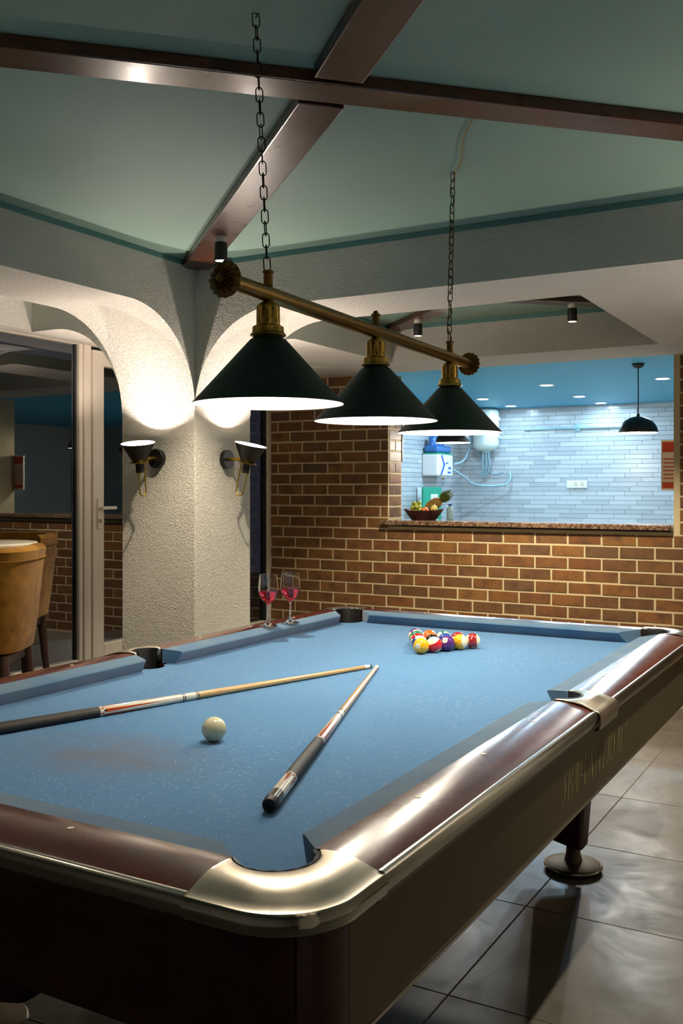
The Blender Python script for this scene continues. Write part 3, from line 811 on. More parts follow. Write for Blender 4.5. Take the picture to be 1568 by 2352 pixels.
BL = {1:'solid yellow ball at the front corner of the rack',2:'solid blue ball half hidden behind the purple ball in the rack',3:'solid red ball in the middle of the left edge of the rack',4:'solid purple ball in the middle of the right edge of the rack',
 5:'solid orange ball hidden inside the rack behind the black ball',6:'solid green ball on the left edge of the rack next to the rear purple one',7:'solid maroon ball in the rear row beside the maroon striped ball',8:'black ball in the middle of the rack',
 9:'yellow and white striped ball on the right edge of the rack',10:'blue and white striped ball just behind the yellow corner ball',11:'red and white striped ball right of the yellow corner ball',12:'purple and white striped ball at the rear left corner of the rack',
 13:'orange and white striped ball in the rear row of the rack',14:'white ball with a green stripe in the middle of the rear row',15:'maroon and white striped ball at the right rear corner of the rack'}
for i, rw in enumerate(order):
    for j, num in enumerate(rw):
        ball(num, ax+(j-i/2)*D*1.004, ay+i*D*.870, OR[num][0], OR[num][1], BL[num])
def cue_ball_mat():
    m = N('worn_cue_ball'); v = m.obj(); a = m.noise(v, 45, 3, .6); b = m.noise(v, 110, 2)
    col = m.mix(m.ramp(a, [(.62,(0,0,0)),(.70,(.7,.7,.7))]), lin((226,220,184)), lin((92,160,172)))
    return m.set(m.mix(m.ramp(b, [(.66,(0,0,0)),(.72,(.5,.5,.5))]), col, lin((176,160,110))), .22, spec=.5)
cb = link(sph.mesh('cue_ball', cue_ball_mat()), 'cue_ball', None, (.0735, -.668, BED+BR), (.4,.9,.2))
tag(cb, 'worn cream cue ball with chalk marks alone on the blue cloth', 'ball')

# ================================================================== CUES
M['maple'] = wood('pale_maple_shaft', (176,130,78), (222,184,130), .3, 2, .5, .6)
M['cue_white'] = simple('ivory_lacquer', (234,226,206), .18, var=.03, coat=.6)
M['wrap'] = simple('black_leather_wrap', (38,34,31), .6, var=.25, scale=500, bstr=.5)
M['inlay'] = simple('orange_brown_inlay', (176,72,26), .2, coat=.5)
M['inlay_dark'] = simple('black_inlay', (28,24,22), .2, coat=.5)
M['ferrule'] = simple('white_ferrule', (232,226,210), .3)
M['tip'] = simple('blue_chalked_leather', (70,104,110), .9)
def rad(d): 
    t = [(0,.0063),(.035,.0065),(.30,.0078),(.735,.0106),(1.0,.0132),(1.45,.0150)]
    for (a, ra), (b, rb) in zip(t, t[1:]):
        if d <= b: return ra+(rb-ra)*(d-a)/(b-a)
    return t[-1][1]
def make_cue(tip, butt, label):
    tip, butt = Vector(tip), Vector(butt); d = butt-tip
    root = empty('cue_stick', tip)
    Q = d.to_track_quat('Z', 'Y'); root.rotation_mode = 'QUATERNION'; root.rotation_quaternion = Q
    def seg(name, a, b, m, ex=0, par=root, n=24):
        k = 6; pr = [(0,a)]+[(rad(a+(b-a)*i/k)+ex, a+(b-a)*i/k) for i in range(k+1)]+[(0,b)]
        return MB().lathe(pr, n).build(name, m, par)
    seg('tip', 0, .011, M['tip']); seg('ferrule', .011, .034, M['ferrule']); seg('shaft', .034, .690, M['maple'])
    col = seg('joint_collar', .690, .745, M['cue_white'])
    for a in (.690, .696, .735, .741): seg('ring', a, a+.003, M['inlay_dark'], .0002, col)
    fo = seg('forearm', .745, 1.000, M['cue_white'])
    def point(par, base, apex, ang, hw, m, lift):
        rows_ = []
        for i in range(9):
            t = i/8; z = base+(apex-base)*t; r = rad(z)+lift; w_ = hw*(1-t)
            rows_.append([(r*math.cos(ang+w_*q), r*math.sin(ang+w_*q), z) for q in (-1,-.5,0,.5,1)])
        MB().grid(rows_).build('point_inlay', m, par)
    def diamond(par, z, h_, ang, hw, m, lift):
        vs_ = []
        for zz, aa in ((z-h_,0),(z,hw),(z+h_,0),(z,-hw)):
            r = rad(zz)+lift; vs_.append((r*math.cos(ang+aa), r*math.sin(ang+aa), zz))
        MB().add(vs_, [(0,1,2,3)]).build('diamond_inlay', m, par)
    for k in range(6):
        a = 2*PI*k/6+.3
        point(fo, .985, .80, a, .34, M['inlay'], .0004); diamond(fo, .9935, .006, a+PI/6, .22, M['inlay'], .0005); diamond(fo, .986, .006, a, .2, M['inlay_dark'], .0007)
    seg('wrap', 1.000, 1.285, M['wrap'], .0004)
    sl = seg('butt_sleeve', 1.285, 1.398, M['cue_white'])
    for k in range(6):
        a = 2*PI*k/6+.3
        point(sl, 1.300, 1.352, a, .3, M['inlay'], .0004); diamond(sl, 1.296, .007, a+PI/6, .24, M['inlay'], .0005); diamond(sl, 1.297, .006, a, .22, M['inlay_dark'], .0007)
    bc_ = seg('butt_cap', 1.398, 1.440, M['inlay_dark'], .0003)
    MB().lathe([(.0150,1.440),(.0145,1.452),(.0125,1.458),(.0080,1.4585),(.0075,1.454),(0,1.454)], 24).build('bumper', M['black_rubber'], bc_)
    return tag(root, label, 'pool cue', 'pool cues lying on the table')
zt, zb = BED+.0068, BED+.0155
make_cue((-.0385, .335, zt), (-.472, -1.050, zb), 'pool cue lying across the table with its black grip leaving the picture at the left')
make_cue((-.020, .343, zt), (.468, -1.022, zb), 'pool cue pointing at the viewer with its black rubber butt towards the near pocket')

# ================================================================== WINE GLASSES
def wine_glass(x, y, label, rz, lv):
    r = empty('wine_glass', (x, y, RT+.001), rz)
    outp = [(0,0),(.036,0),(.0365,.001),(.034,.0025),(.018,.007),(.008,.014),(.0045,.024),(.0036,.05),(.0034,.075),(.0045,.085),(.010,.0905),(.022,.100),(.033,.115),(.039,.135),(.0400,.150),(.0385,.172),(.0345,.204)]
    inp = [(.0338,.2042),(.0375,.172),(.0390,.150),(.0380,.135),(.0320,.1162),(.0213,.1016),(.010,.0935),(0,.0915)]
    g = MB().lathe(outp+inp, 40).build('glass_body', M['clear'], r)
    wp = [(0,.0912)]+[(a+.0003, b-.0003) for a, b in inp[::-1][1:] if b < lv]
    # radius at wine level
    for (r0, z0), (r1, z1) in zip(inp[::-1], inp[::-1][1:]):
        if z0 <= lv <= z1: rl = r0+(r1-r0)*(lv-z0)/(z1-z0)
    wp += [(rl+.0003, lv), (0, lv)]
    MB().lathe(wp, 40).build('wine', M['wine'], r)
    return tag(r, label, 'wine glass', 'wine glasses on the far rail')
wine_glass(-.692, .700, 'wine glass with red wine on the rail, the left one next to the plaster column', 0, .137)
wine_glass(-.664, .818, 'wine glass with red wine on the rail, the right one in front of bricks', 1, .139)

# ================================================================== HANGING BILLIARD LAMP
S1, S3 = Vector((.130,-.525,1.806)), Vector((.085,.700,1.798))
S2 = (S1+S3)/2; dl = (S3-S1).normalized()
lamp = empty('billiard_lamp', S2); tag(lamp, 'three-shade brass billiard lamp hanging over the table on two chains', 'pendant lamp')
off = lambda p: Vector(p)-S2
e1, e3 = S1-dl*.185, S3+dl*.200
MB().tube([off(e1+(e3-e1)*k/10) for k in range(11)], .0195, 20).build('bar', M['brass_bar'], lamp)
def rosette(p, d, name='rosette'):
    Q = d.to_track_quat('Z','Y').to_matrix().to_4x4(); rows_ = []; n = 80
    for r, z, am in ((.041,-.004,.06),(.0425,.000,.07),(.041,.004,.07),(.034,.010,.10),(.024,.015,.14),(.013,.019,.12),(.010,.019,0),(.0085,.024,0),(.004,.0265,0),(0.0005,.027,0)):
        rows_.append([Q @ Vector((r*(1+am*.5*math.cos(16*a))*math.cos(a), r*(1+am*.5*math.cos(16*a))*math.sin(a), z+(.0030*am/.1*math.cos(16*a) if am else 0))) for a in [2*PI*k/n for k in range(n)]])
    mb = MB().grid(rows_, True, T(*off(p)), False, True)
    back = [Q @ Vector((.041*math.cos(2*PI*k/n), .041*math.sin(2*PI*k/n), -.004)) for k in range(n)]
    mb.add(back, [tuple(range(n))], False, T(*off(p)))
    return mb.build(name, M['brass_dark'], lamp)
rosette(e1, -dl); rosette(e3, dl)
def knob(p, parent, top):
    pr = [(0,.017),(.011,.017),(.0125,.020),(.011,.023),(.0115,.026),(.0115,.050),(.0145,.052),(.0145,.056),(.011,.058),(0,.058)] if top else [(0,.017),(.011,.017),(.0125,.020),(.011,.023),(.0115,.046),(.0145,.048),(.0145,.052),(.009,.054),(.007,.060),(.004,.063),(0,.064)]
    return MB().lathe(pr, 20, T(*off(p))).build('finial', M['brass_dark'], parent)
knob(S1, lamp, True); knob(S2, lamp, False); knob(S3, lamp, True)
RIM = -.268     # shade rim below bar axis
for p in (S1, S2, S3):
    q = off(p)
    # brass gallery with keyhole slots
    n = 96; zs = [-.017,-.020,-.024,-.030,-.034,-.038,-.042,-.050,-.056,-.060,-.064,-.068,-.072,-.076]
    def gr(z):
        if z > -.032: t = (z+.017)/-.015; return .012+.0165*math.sin(min(1,t)*PI/2)
        return .0285+.0008*((-.032-z)/.044)
    mb = MB(); rr = [[(gr(z)*math.cos(2*PI*k/n), gr(z)*math.sin(2*PI*k/n), z) for k in range(n)] for z in zs]
    base = len(mb.v); mb.v += [Vector(v) for r_ in rr for v in r_]
    for i in range(len(zs)-1):
        zm = (zs[i]+zs[i+1])/2
        for k in range(n):
            ph = k % 12; hole = False
            if ph in (2,3) and -.062 < zm < -.036: hole = True if zm > -.042 or ph == 2 else False
            if ph == 2 and -.058 < zm < -.036: hole = True
            if ph in (8,9) and -.072 < zm < -.064: hole = True
            if ph == 8 and -.072 < zm < -.042: hole = True
            if not hole:
                k2 = (k+1) % n; mb.f.append([base+i*n+k, base+i*n+k2, base+(i+1)*n+k2, base+(i+1)*n+k]); mb.sm.append(True)
    for v in mb.v: v += q
    ga = mb.build('gallery', M['brass'], lamp)
    MB().lathe([(.0295,-.076),(.0345,-.079),(.0385,-.081),(.0390,-.093),(.0405,-.096),(.0445,-.100),(.0435,-.103),(.038,-.104),(.030,-.1045)], 40, T(*q)).build('gallery_ring', M['brass'], ga)
    MB().lathe([(.0275,-.030),(.0275,-.10),(0,-.10)], 20, T(*q)).build('socket', M['black'], ga)
    sh = MB().lathe([(.036,-.100),(.0370,-.108),(.044,-.112),(.050,-.1185),(.1835,RIM+.002),(.1855,RIM),(.1850,RIM-.0015)], 72, T(*q)).build('shade', M['shade_green'], lamp)
    MB().lathe([(.1850,RIM-.0015),(.1828,RIM+.0004),(.0485,-.1205),(.036,-.113),(.030,-.1045)], 72, T(*q)).build('shade_lining', M['shade_white'], sh)
    bl = MB().lathe([(0,-.115),(.013,-.115),(.014,-.135),(.024,-.155),(.029,-.175),(.026,-.196),(.015,-.208),(0,-.211)], 24, T(*q)).build('bulb', M['bulb_warm'], sh)
    bl.visible_shadow = True
    light('POINT', 'shade_bulb', q+Vector((0,0,-.225)), P_SHADE, NEUT, lamp, .03)
# chains
def link_mesh(L, wd, wire):
    pts = []; R = wd/2
    for k in range(9): a = PI*k/8; pts.append((R*math.cos(a), 0, L/2-R+R*math.sin(a)))
    for k in range(9): a = PI+PI*k/8; pts.append((R*math.cos(a), 0, -L/2+R+R*math.sin(a)))
    return MB().tube(pts, wire, 6, True).mesh('link', M['chain'])
lk = link_mesh(.0345, .0165, .0015)
def chain(p0, p1, sag=0.0):
    ch = MB().tube([p0-S2, p0-S2+Vector((.004,0,-.006)), p0-S2+Vector((0,0,-.012))], .0018, 6).build('chain', M['chain'], lamp)
    d = p1-p0; L = d.length; n = round(L/.0285); 
    for i in range(n):
        t = (i+.55)/n; p = p0.lerp(p1, t)-S2
        o = link(lk, 'link', ch, p, (0,0,0)); o.rotation_mode = 'QUATERNION'
        q = (-d).to_track_quat('Z','Y'); o.rotation_quaternion = q @ Matrix.Rotation((PI/2 if i % 2 else 0)+.35+random.uniform(-.35,.35), 3, 'Z').to_quaternion()
    return ch
chain(Vector((.155,-.615,CEIL)), S1+Vector((0,-.004,.060)))
c2t = Vector((.107,.678,CEIL)); c2b = S3+Vector((-.002,0,.060))
chain(c2t, c2b)
# cord wound through the second chain, then along the ceiling
pts = []
for k in range(80):
    t = k/79; p = c2b.lerp(c2t-Vector((0,0,.012)), t); a = t*2*PI*6
    pts.append(p-S2+Vector((.0075*math.cos(a), .0075*math.sin(a), 0)))
for t in range(1, 15):
    u = t/14; p = Vector((.107,.678,CEIL-.010)).lerp(Vector((.36,.235,CEIL-.006)), u)+Vector((.008*math.sin(u*7), .006*math.sin(u*5), 0)); pts.append(p-S2)
MB().tube(pts, .0022, 6).build('cord', M['cord'], lamp)

# ================================================================== WALL SCONCES
def sconce(loc, rz, tilt, label, pw=1.0, side=0.0):
    # local: wall plane at y=0, arm along -y
    r = empty('wall_sconce', loc, rz)
    MB().lathe([(0,0),(.049,0),(.049,.024),(.047,.026),(0,.026)], 36, RX(PI/2)).build('wall_plate', M['black'], r)
    MB().tube([(0,-.026,0),(0,-.100,0)], .0085, 12).build('arm', M['gold'], r)
    Mt = T(0,-.144,0) @ RX(tilt) @ RY(side)
    zc = -.022
    sh = MB().lathe([(.026,zc),(.032,zc+.002),(.0835,zc+.0965),(.0845,zc+.097)], 44, Mt).build('shade', M['black'], r)
    MB().lathe([(.0845,zc+.097),(.0825,zc+.0965),(.031,zc+.004),(0,zc+.003)], 44, Mt).build('shade_lining', M['shade_white'], sh)
    MB().lathe([(0,zc),(.020,zc),(.020,zc-.052),(0,zc-.052)], 24, Mt).build('socket', M['black'], r)
    ring = MB().lathe([(.020,zc-.0005),(.047,zc-.0005),(.047,zc+.0030),(.020,zc+.0030)], 36, Mt).build('ring', M['gold'], r)
    MB().lathe([(0,zc-.054),(.021,zc-.054),(.021,zc-.050),(0,zc-.050)], 24, Mt).box(-.006,.006,0,.046,zc-.053,zc-.050,Mt).build('bracket', M['gold'], r)
    pts = [Vector((0,.034,zc))]+[Vector((0,.034,zc-.02*k)) for k in range(1,7)]
    zb_ = zc-.150
    up = []
    for k in range(13): a = PI*k/12; up.append(Vector((0, .011+.023*math.cos(a), zb_-.023*math.sin(a))))
    path = [Vector((0,.034,zc))]+up+[Vector((0,-.012,zc-.052))]
    MB().tube(path, .0036, 10, M=Mt).build('hoop', M['gold'], r)
    MB().lathe([(0,zc+.004),(.010,zc+.004),(.013,zc+.016),(.010,zc+.026),(0,zc+.029)], 16, Mt).build('bulb', M['bulb_warm'], r)
    p = Mt @ Vector((0,0,zc+.044))
    light('POINT', 'sconce_bulb', p, P_SCONCE*pw, PINK, r, .012)
    return tag(r, label, 'wall lamp', 'black and gold cone sconces on the column')
sconce((-1.796, CY0, 1.482), 0, .19, 'black cone wall lamp with gold hoop on the left face of the column', 1, .07)
sconce((CX1, 1.592, 1.482), PI/2, .24, 'tilted black cone wall lamp with gold hoop on the right face of the column')
sconce((CX0, 1.60, 1.482), -PI/2, .2, 'black cone wall lamp mostly hidden behind the column by the door')

# unseen copies added on the bay's other columns as fill light
sconce((-1.796, CY1, 1.482), PI, .2, 'black cone wall lamp on the rear face of the column, hidden from view')
sconce((BX1, 1.592, 1.482), -PI/2, .2, 'black cone wall lamp added as fill on the far right column, outside the picture')
sconce((2.03, CY0, 1.482), 0, .2, 'black cone wall lamp added as fill, facing the viewer on the far right column, outside the picture')
sconce((BX1, -1.97, 1.482), -PI/2, .2, 'black cone wall lamp added as fill on the near right column, outside the picture', .2)
sconce((2.03, BY0, 1.482), PI, .2, 'black cone wall lamp added as fill on the near right column facing the far wall, outside the picture', .2)
sconce((CX1, -1.97, 1.482), PI/2, .2, 'black cone wall lamp added as fill on the near left column, outside the picture', .15)
sconce((-1.80, BY0, 1.482), PI, .2, 'black cone wall lamp added as fill on the near left column facing the far wall, outside the picture', .15)
# ================================================================== KITCHEN LAMPS
def downlight(x, y, label, power):
    r = empty('recessed_downlight', (x, y, KC))
    MB().lathe([(.052,-.001),(.070,-.001),(.072,-.004),(.066,-.008),(.052,-.006)], 28).build('bezel', M['white_plastic'], r)
    MB().lathe([(0,-.004),(.053,-.004),(.053,-.006),(0,-.006)], 24).build('lens', M['bulb_cool'], r)
    light('AREA', 'down_lamp', (0,0,-.012), power, COOL, r, .10)
    return tag(r, label, 'downlight', 'recessed downlights in the kitchen ceiling')
for x, y, lb in ((-2.195,6.866,'leftmost recessed downlight in the blue kitchen ceiling'),(-2.231,7.814,'recessed downlight low above the tiles, second from the left'),(-1.208,5.881,'largest recessed downlight in the middle of the kitchen ceiling'),
              (-1.254,7.074,'recessed downlight just right of the largest one in the kitchen ceiling'),(-1.263,7.92,'lowest recessed downlight left of the dome pendant cord'),(-.209,5.858,'recessed downlight at the right edge of the serving opening')):
    downlight(x, y, lb, P_DOWN*(.38 if y > 7.5 else 1.2))
def dome(x, y, zr, label):
    r = empty('dome_pendant', (x, y, zr))
    top = KC-zr
    MB().lathe([(0,top),(.045,top),(.046,top-.008),(.030,top-.030),(.010,top-.036),(0,top-.036)], 28).build('canopy', M['black'], r)
    MB().tube([(0,0,top-.036),(0,0,.135)], .0045, 8).build('rod', M['black'], r)
    n = 12; pr = [(.140*math.cos(PI/2*k/n), .120*math.sin(PI/2*k/n)) for k in range(n)]+[(.012,.121),(.010,.14),(0,.14)]
    sh = MB().lathe([(.141,-.002)]+pr, 44).build('shade', M['black'], r)
    pi = [(.137*math.cos(PI/2*k/n), .116*math.sin(PI/2*k/n)) for k in range(n)]+[(0,.116)]
    MB().lathe([(.141,-.002)]+pi, 44).build('shade_lining', M['shade_white'], sh)
    MB().lathe([(0,.09),(.014,.085),(.030,.050),(.034,.030),(.026,.008),(.0,-.004)], 20).build('bulb', M['bulb_pend'], r)
    light('POINT', 'pendant_bulb', (0,0,-.03), P_PEND, NEUT, r, .03)
    return tag(r, label, 'pendant lamp', 'dome pendants over the counter')
dome(-.172, 4.80, 1.742, 'black dome pendant hanging in the serving opening in front of grey tiles')
dome(-1.666, 4.85, 1.705, 'dome pendant hidden behind the third green shade, only its white underside seen')

# ================================================================== KITCHEN THINGS
# fruit basket on the counter
fb = empty('fruit_basket', (-1.638, 4.221, 1.0925)); tag(fb, 'dark red wicker basket on the granite counter', 'basket')
MB().lathe([(0,.002),(.084,.002),(.088,.0),(.092,.006),(.116,.040),(.141,.072),(.136,.072),(.112,.040),(.088,.010),(0,.008)], 36).build('bowl', M['basket'], fb)
for k in range(30):
    a = 2*PI*k/30
    MB().tube([(.0925*math.cos(a), .0925*math.sin(a), .004), (.119*math.cos(a), .119*math.sin(a), .042), (.144*math.cos(a), .144*math.sin(a), .076)], .005, 6).lathe([(0,-.006),(.0055,-.003),(.006,.001),(.004,.005),(0,.006)], 8, T(.145*math.cos(a), .145*math.sin(a), .078)).build('rib', M['basket'], fb)
gb = empty('grape_bunch', (-1.680, 4.188, 1.146)); tag(gb, 'bunch of green grapes in the left of the wicker basket', 'grapes')
gm = MB().lathe([(.0165*math.sin(PI*k/10) if 0 < k < 10 else 0, -.0185*math.cos(PI*k/10)) for k in range(11)], 14).mesh('grape', M['grape'])
random.seed(11); gpts = []
tries = 0
while len(gpts) < 36 and tries < 4000:
    tries += 1
    a, rr, h = random.uniform(0,2*PI), random.uniform(0,.056), random.uniform(0.0,.076)
    if rr/.056+h/.105 > 1.25: continue
    p = Vector((rr*math.cos(a)*.95, rr*math.sin(a)*.8, h))
    if all((p-q).length > .0265 for q in gpts): gpts.append(p)
for p in gpts: link(gm, 'grape', gb, p, (random.uniform(-.6,.6), random.uniform(-.6,.6), 0))
MB().tube([(0,0,.07),(.01,0,.10),(.025,.005,.112)], .0025, 6).build('stem', M['pine_leaf'], gb)
pa = empty('pineapple', (-1.585, 4.285, 1.207)); pa.rotation_euler = (0, math.radians(56), math.radians(12)); tag(pa, 'ripe pineapple lying on the fruit with its crown to the right', 'pineapple')
MB().lathe([(0,-.075),(.022,-.070),(.036,-.045),(.041,-.010),(.040,.025),(.031,.055),(.018,.068),(0,.070)], 28).build('body', M['pine_body'], pa)
scale_me = MB().lathe([(.0075,0),(.0055,.0035),(.0015,.0055),(0,.006)], 6).mesh('scale', M['pine_body'])
for i in range(9):
    z = -.060+i*.0142; rr = .041*math.sqrt(max(.05, 1-((z+.002)/.078)**2))
    nk = max(6, int(2*PI*rr/.0165))
    for k in range(nk):
        a = 2*PI*(k+.5*(i % 2))/nk
        o = link(scale_me, 'scale', pa, (rr*math.cos(a), rr*math.sin(a), z)); o.rotation_mode = 'QUATERNION'; o.rotation_quaternion = Vector((math.cos(a), math.sin(a), z*6)).to_track_quat('Z','Y')
for k in range(34):
    a = k*2.4; h = k/34; ln = .050+.055*h; lean = .95*(1-h)+.08
    pts = []; rs = []
    for i in range(6):
        t = i/5; out = .010+ln*t*math.sin(lean)*(1-.25*t); z = .064+.018*h+ln*t*math.cos(lean*(1-.3*t))
        pts.append((out*math.cos(a), out*math.sin(a), z)); rs.append(.0075*(1-t)**.6+.0004)
    MB().tube(pts, rs, 5).build('crown_leaf', M['pine_leaf'], pa)
def fruit(x, y, z, r, m, label, cat, q=1):
    pr = [(r*math.sin(PI*k/14) if 0 < k < 14 else 0, -r*q*math.cos(PI*k/14)) for k in range(15)]
    root = empty('orange_fruit' if cat == 'orange' else 'lemon', (x,y,z)); MB().lathe(pr, 24).build('peel', m, root)
    MB().lathe([(0,r*q-.001),(.004,r*q),(.003,r*q+.002),(0,r*q+.003)], 8).build('stalk', M['pine_leaf'], root)
    return tag(root, label, cat)
fruit(-1.596, 4.150, 1.156, .033, M['orange'], 'orange fruit at the front of the wicker basket', 'orange')
fruit(-1.540, 4.195, 1.176, .027, M['lemon'], 'pale yellow lemon at the right rim of the wicker basket', 'lemon', 1.15)

# water purifier on the left kitchen wall
wp = empty('water_purifier', (KX+.008, 7.30, 1.467)); tag(wp, 'white and blue water purifier hanging on the tiled kitchen wall', 'water purifier')
MB().box(0,.185,-.21,.21,0,.235).build('body', M['white_plastic'], wp, .015, 3)
MB().box(.005,.182,-.205,.205,.235,.25).build('lid_seam', M['green_print'], wp, .003)
MB().box(.01,.178,-.195,.195,.251,.33).build('tank', M['blue_plastic'], wp, .03, 4)
for yy in (-.13, -.02, .09):
    MB().lathe([(0,.0),(.04,.0),(.042,.02),(.042,.09),(.03,.105),(0,.11)], 20, T(.09, yy, .325)).build('filter_cartridge', M['blue_plastic'], wp)
for nm, path, hw in (('wave_print', [(-.10,.225),(-.06,.16),(-.03,.13),(-.07,.07),(-.12,.01)], .022), ('drop_print', [(-.03,.13),(.03,.135),(.07,.15)], .03)):
    vs_ = []
    for (yy, zz) in path: vs_ += [(.1862, yy-hw, zz), (.1862, yy+hw, zz)]
    MB().add(vs_, [(2*i_, 2*i_+1, 2*i_+3, 2*i_+2) for i_ in range(len(path)-1)]).build(nm, M['print_blue'], wp)
MB().box(.184,.1862,.06,.15,.03,.05).box(.184,.1862,.08,.15,.075,.10).build('label_print', M['print_blue'], wp)
MB().tube([(.15,0,0),(.15,0,-.03),(.17,0,-.04)], .012, 8).build('tap', M['casting'], wp)
# geyser on the back wall
gx = -2.60
gz = empty('water_heater', (gx, KY-.19, 1.89)); tag(gz, 'white wall-mounted water heater half hidden behind the third shade', 'water heater')
MB().lathe([(0,-.135),(.05,-.133),(.11,-.115),(.142,-.08),(.148,-.05),(.148,.30),(.14,.335),(.10,.36),(0,.365)], 40).build('tank', M['geyser'], gz)
MB().lathe([(0,-.15),(.045,-.15),(.05,-.133),(0,-.133)], 20).build('cap', M['pipe_blue'], gz)
MB().box(-.04,.04,.12,.185,.10,.22).box(.145,.165,-.02,.02,.02,.05).box(.145,.165,-.02,.02,.22,.25).build('bracket', M['geyser'], gz)
for k, (xx, tgt) in enumerate(((-.035,-.25),(0,-.02),(.035,.02))):
    MB().tube([(xx,0,-.15),(xx,0,-.20),(xx+.01*(k-1),.02,-.28),(-.06+.03*k,.06,-.37),(-.09+.02*k,.08,-.42)], .011, 8).build('pipe', M['pipe_blue'], gz)
def hose(name, pts, r, m, label, cat):
    # smooth the path
    P3 = [Vector(p) for p in pts]; out = []
    for i in range(len(P3)-1):
        p0, p1, p2, p3 = P3[max(0,i-1)], P3[i], P3[i+1], P3[min(len(P3)-1,i+2)]
        for k in range(8):
            t = k/8; out.append(.5*((2*p1)+(-p0+p2)*t+(2*p0-5*p1+4*p2-p3)*t*t+(-p0+3*p1-3*p2+p3)*t**3))
    out.append(P3[-1])
    return tag(MB().tube(out, r, 8).build(name, m), label, cat)
hose('water_hose', [(-2.78,7.50,1.54),(-2.72,7.66,1.46),(-2.68,7.80,1.39),(-2.55,7.95,1.36),(-2.38,8.05,1.38),(-2.34,8.10,1.45),(-2.36,8.14,1.53)], .010, M['pipe_blue'], 'pale hose looping below the water heater to the purifier', 'hose')
hose('water_hose', [(-2.78,7.51,1.60),(-2.74,7.66,1.64),(-2.78,7.90,1.74),(-2.80,8.15,2.02)], .010, M['pipe_blue'], 'pale hose rising from the purifier to the wall', 'hose')
hose('water_hose', [(-2.77,8.165,1.95),(-2.74,8.165,1.72),(-2.66,8.165,1.56),(-2.56,8.165,1.50),(-2.45,8.165,1.52)], .007, M['pipe_blue'], 'thin blue-grey hose hanging under the water heater', 'hose')
# wall-mounted rod
rd = MB().tube([(-2.205,KY-.025,2.005),(-1.10,KY-.025,2.005)], .014, 10).lathe([(0,0),(.045,0),(.045,.02),(.03,.03),(0,.03)], 24, T(-1.587,KY,2.010) @ RX(PI/2)).build('wall_rod', M['pipe_blue'])
tag(rd, 'pale horizontal rod with round bracket high on the tiles', 'rod')
# socket board
sb = empty('socket_board', (-1.593, KY-.008, 1.376)); tag(sb, 'white double socket board on the grey tiles', 'socket')
MB().box(-.115,.115,-.022,0,-.042,.042).build('plate', M['white_plastic'], sb, .006, 3)
for xx in (-.01, .062):
    MB().box(xx-.032,xx+.032,-.025,-.021,-.034,.034).build('module', M['offwhite'], sb, .002)
    for dx_, dz_ in ((0,.018),(-.011,-.006),(.011,-.006)):
        MB().lathe([(0,0),(.0055,0),(.0055,.002),(0,.002)], 10, T(xx+dx_,-.025,dz_) @ RX(PI/2)).build('socket_hole', M['black'], sb)
MB().box(-.085,-.045,-.026,-.020,-.018,.018).build('rocker', M['offwhite'], sb, .002)
# poster on a return at the right, green box, bottle, counter items
py = YB+.2265
ps = MB().box(.097, .47, py, py+.016, 1.318, 1.657).build('poster_board', M['paper']); tag(ps, 'red and cream printed poster at the right edge of the serving opening', 'poster')
MB().box(.106, .46, py-.001, py, 1.575, 1.645).build('red_header', M['red_print'], ps)
MB().box(.106, .46, py-.001, py, 1.332, 1.372).build('red_footer', M['red_print'], ps)
for k in range(6): MB().box(.112, .44, py-.001, py, 1.395+k*.026, 1.403+k*.026).build('print_line', M['red_print'], ps)
kc = MB().box(KX+.01, KX+.62, 6.1, KY-.01, .84, .88).build('kitchen_worktop', M['granite']); tag(kc, 'dark kitchen worktop along the tiled left wall, hidden by the counter', 'worktop')
gbx = MB().box(-2.81, -2.79, 6.71, 7.18, .885, 1.345).build('green_board', M['green_print'], None, .004); tag(gbx, 'green printed board standing behind the fruit basket', 'board')
MB().box(-2.79, -2.7885, 6.90, 7.08, 1.17, 1.27).build('white_print', M['white_plastic'], gbx)
wbx = MB().box(KX+.012, KX+.03, 6.95, 7.12, .885, 1.34).build('cutting_board', M['white_plastic'], None, .006); tag(wbx, 'pale board leaning at the wall behind the green board', 'board')
bt = empty('water_bottle', (-1.475, 4.345, 1.0925)); tag(bt, 'small clear blue bottle right of the fruit basket', 'bottle')
MB().lathe([(0,0),(.026,0),(.028,.004),(.028,.075),(.022,.090),(.011,.100),(.011,.108),(0,.108)], 20).build('body', M['pipe_blue'], bt)
MB().lathe([(0,.107),(.013,.107),(.013,.121),(0,.122)], 16).build('cap', M['print_blue'], bt)
# dark upright frame just inside the pier, framed picture right of the opening
bf = MB().box(-1.99,-1.846,YB+.226,YB+.24,1.54,1.95).build('dark_panel', M['black'], None, .003); tag(bf, 'thin dark panel on the back of the brick pier in the opening', 'panel')
pf = empty('framed_picture', (.55, YB-.005, 1.42)); tag(pf, 'black framed picture on the brick wall cut by the right edge', 'picture')
frm = MB()
W2, H2, FW = .245, .300, .022
frm.box(-W2,-W2+FW,-.02,0,-H2,H2).box(W2-FW,W2,-.02,0,-H2,H2).box(-W2+FW,W2-FW,-.02,0,H2-FW,H2).box(-W2+FW,W2-FW,-.02,0,-H2,-H2+FW).build('frame', M['black'], pf, .002)
MB().box(-W2+FW,W2-FW,-.008,-.001,-H2+FW,H2-FW).build('mount', M['paper'], pf)

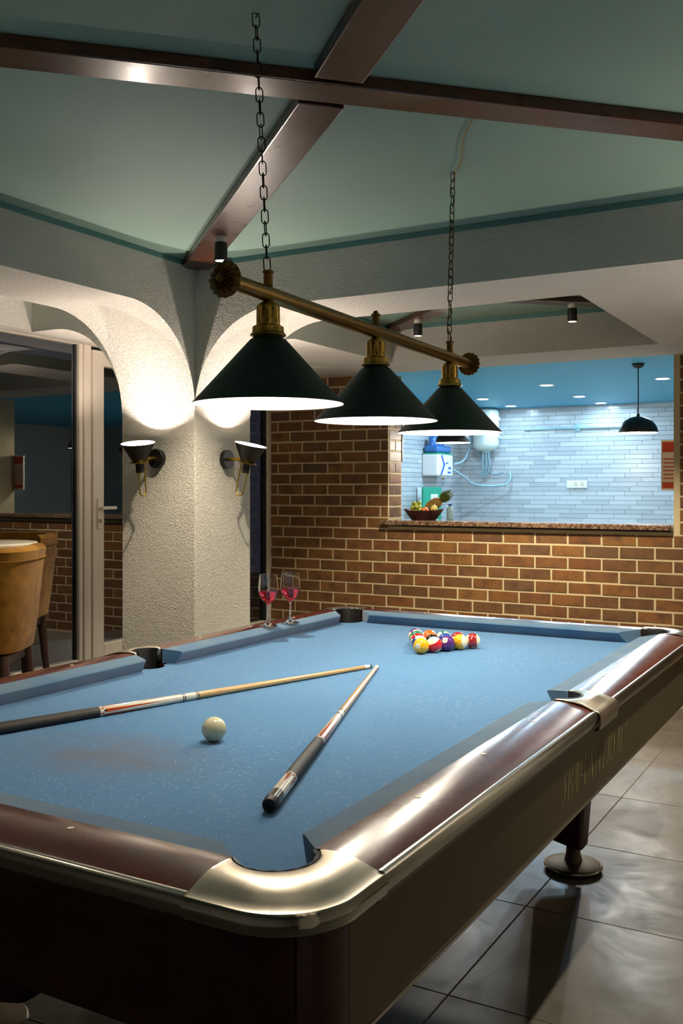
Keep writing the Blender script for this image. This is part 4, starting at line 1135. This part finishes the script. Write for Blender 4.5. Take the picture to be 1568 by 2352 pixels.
# ================================================================== CHAIRS AND CAFE TABLE
def chair(x, y, rz, label):
    # local: faces +y, origin on platform
    r = empty('tub_chair', (x, y, PLAT), rz); tag(r, label, 'chair', 'mustard tub chairs at the cafe table')
    n = 30; zb0, zt0 = .435, .870
    def plan(t, w_, dd, inset):
        # U from right arm front to left arm front round the back
        a = -.16*PI+t*1.32*PI
        ca, sa = math.cos(a), math.sin(a)
        e = .62
        X = (w_-inset)*math.copysign(abs(ca)**e, ca); Y = -(dd-inset)*math.copysign(abs(sa)**e, sa)
        return X, Y
    rows_ = []
    for k in range(n+1):
        t = k/n; pr = []
        for z, ws, ins in ((zb0,.215,0),(zb0-.008,.210,.02),(zb0,.215,.055)): pass
        for z, w_, ins in ((zb0+.01,.222,.0),(zb0+.12,.238,0),(zt0-.08,.262,0),(zt0-.015,.272,0),(zt0,.270,.012),(zt0+.004,.270,.030),(zt0,.268,.052),(zt0-.03,.262,.058),(zb0+.08,.235,.058),(zb0+.0,.220,.05)):
            X, Y = plan(t, w_, w_*1.0, ins); pr.append((X, Y, z))
        rows_.append(pr)
    mb = MB().grid(rows_, True, None, False, True); L = len(rows_[0])
    mb.f.append(list(range(L))); mb.sm.append(False); mb.f.append([n*L+i for i in range(L)][::-1]); mb.sm.append(False)
    shell = mb.build('backrest_shell', M['velvet'], r)
    seam = [Vector((*plan(k/n, .2685, .2685, -.0005), zt0-.052)) for k in range(n+1)]
    MB().tube(seam, .0022, 5).build('seam', M['velvet'], shell)
    # seat
    rs = []
    for z, w_ in ((zb0-.005,.10),(zb0-.005,.195),(zb0+.01,.205),(zb0+.06,.205),(zb0+.085,.195),(zb0+.092,.16),(zb0+.094,.02)):
        rs.append([((w_)*math.copysign(abs(math.cos(a))**.5, math.cos(a)), .02+(w_)*math.copysign(abs(math.sin(a))**.5, math.sin(a)), z) for a in [2*PI*k/32 for k in range(32)]])
    MB().grid(rs, True, None, False, True).build('seat', M['velvet'], r)
    MB().box(-.17,.17,-.15,.19,zb0-.055,zb0-.004).build('seat_frame', M['dark_wood'], r, .004)
    for sx in (1,-1):
        for sy in (1,-1):
            a, b = Vector((sx*.165, sy*.165+.01, zb0-.002)), Vector((sx*.195, sy*.205+.01, 0.002))
            MB().tube([a, a.lerp(b,.5), b], [.024,.020,.015], 10).build('leg', M['dark_wood'], r)
    return r
chair(-1.885, .275, math.radians(32), 'mustard velvet tub chair seen from behind, the nearer one at the left edge')
chair(-2.605, 1.045, math.radians(212), 'mustard velvet tub chair by the glass, the farther one facing the table')
ctb = empty('cafe_table', (-2.29, .655, PLAT)); tag(ctb, 'small pale-topped cafe table between the two mustard chairs', 'table')
MB().lathe([(0,.83),(.25,.83),(.255,.836),(.255,.850),(.25,.855),(0,.855)], 48).build('table_top', M['table_white'], ctb)
MB().lathe([(0,.03),(.035,.03),(.03,.10),(.03,.83),(0,.83)], 20).build('pedestal', M['dark_wood'], ctb)
MB().lathe([(0,.0),(.20,.0),(.20,.012),(.05,.030),(0,.030)], 36).build('base', M['black'], ctb)
mn = MB().box(-.08,.08,-.05,.05,0,.014).build('menu_card_holder', M['offwhite'], None, .002); mn.location = (-2.32,.66,PLAT+.8555); mn.rotation_euler = (0,0,.5)
tag(mn, 'flat pale folder lying on the cafe table', 'folder')
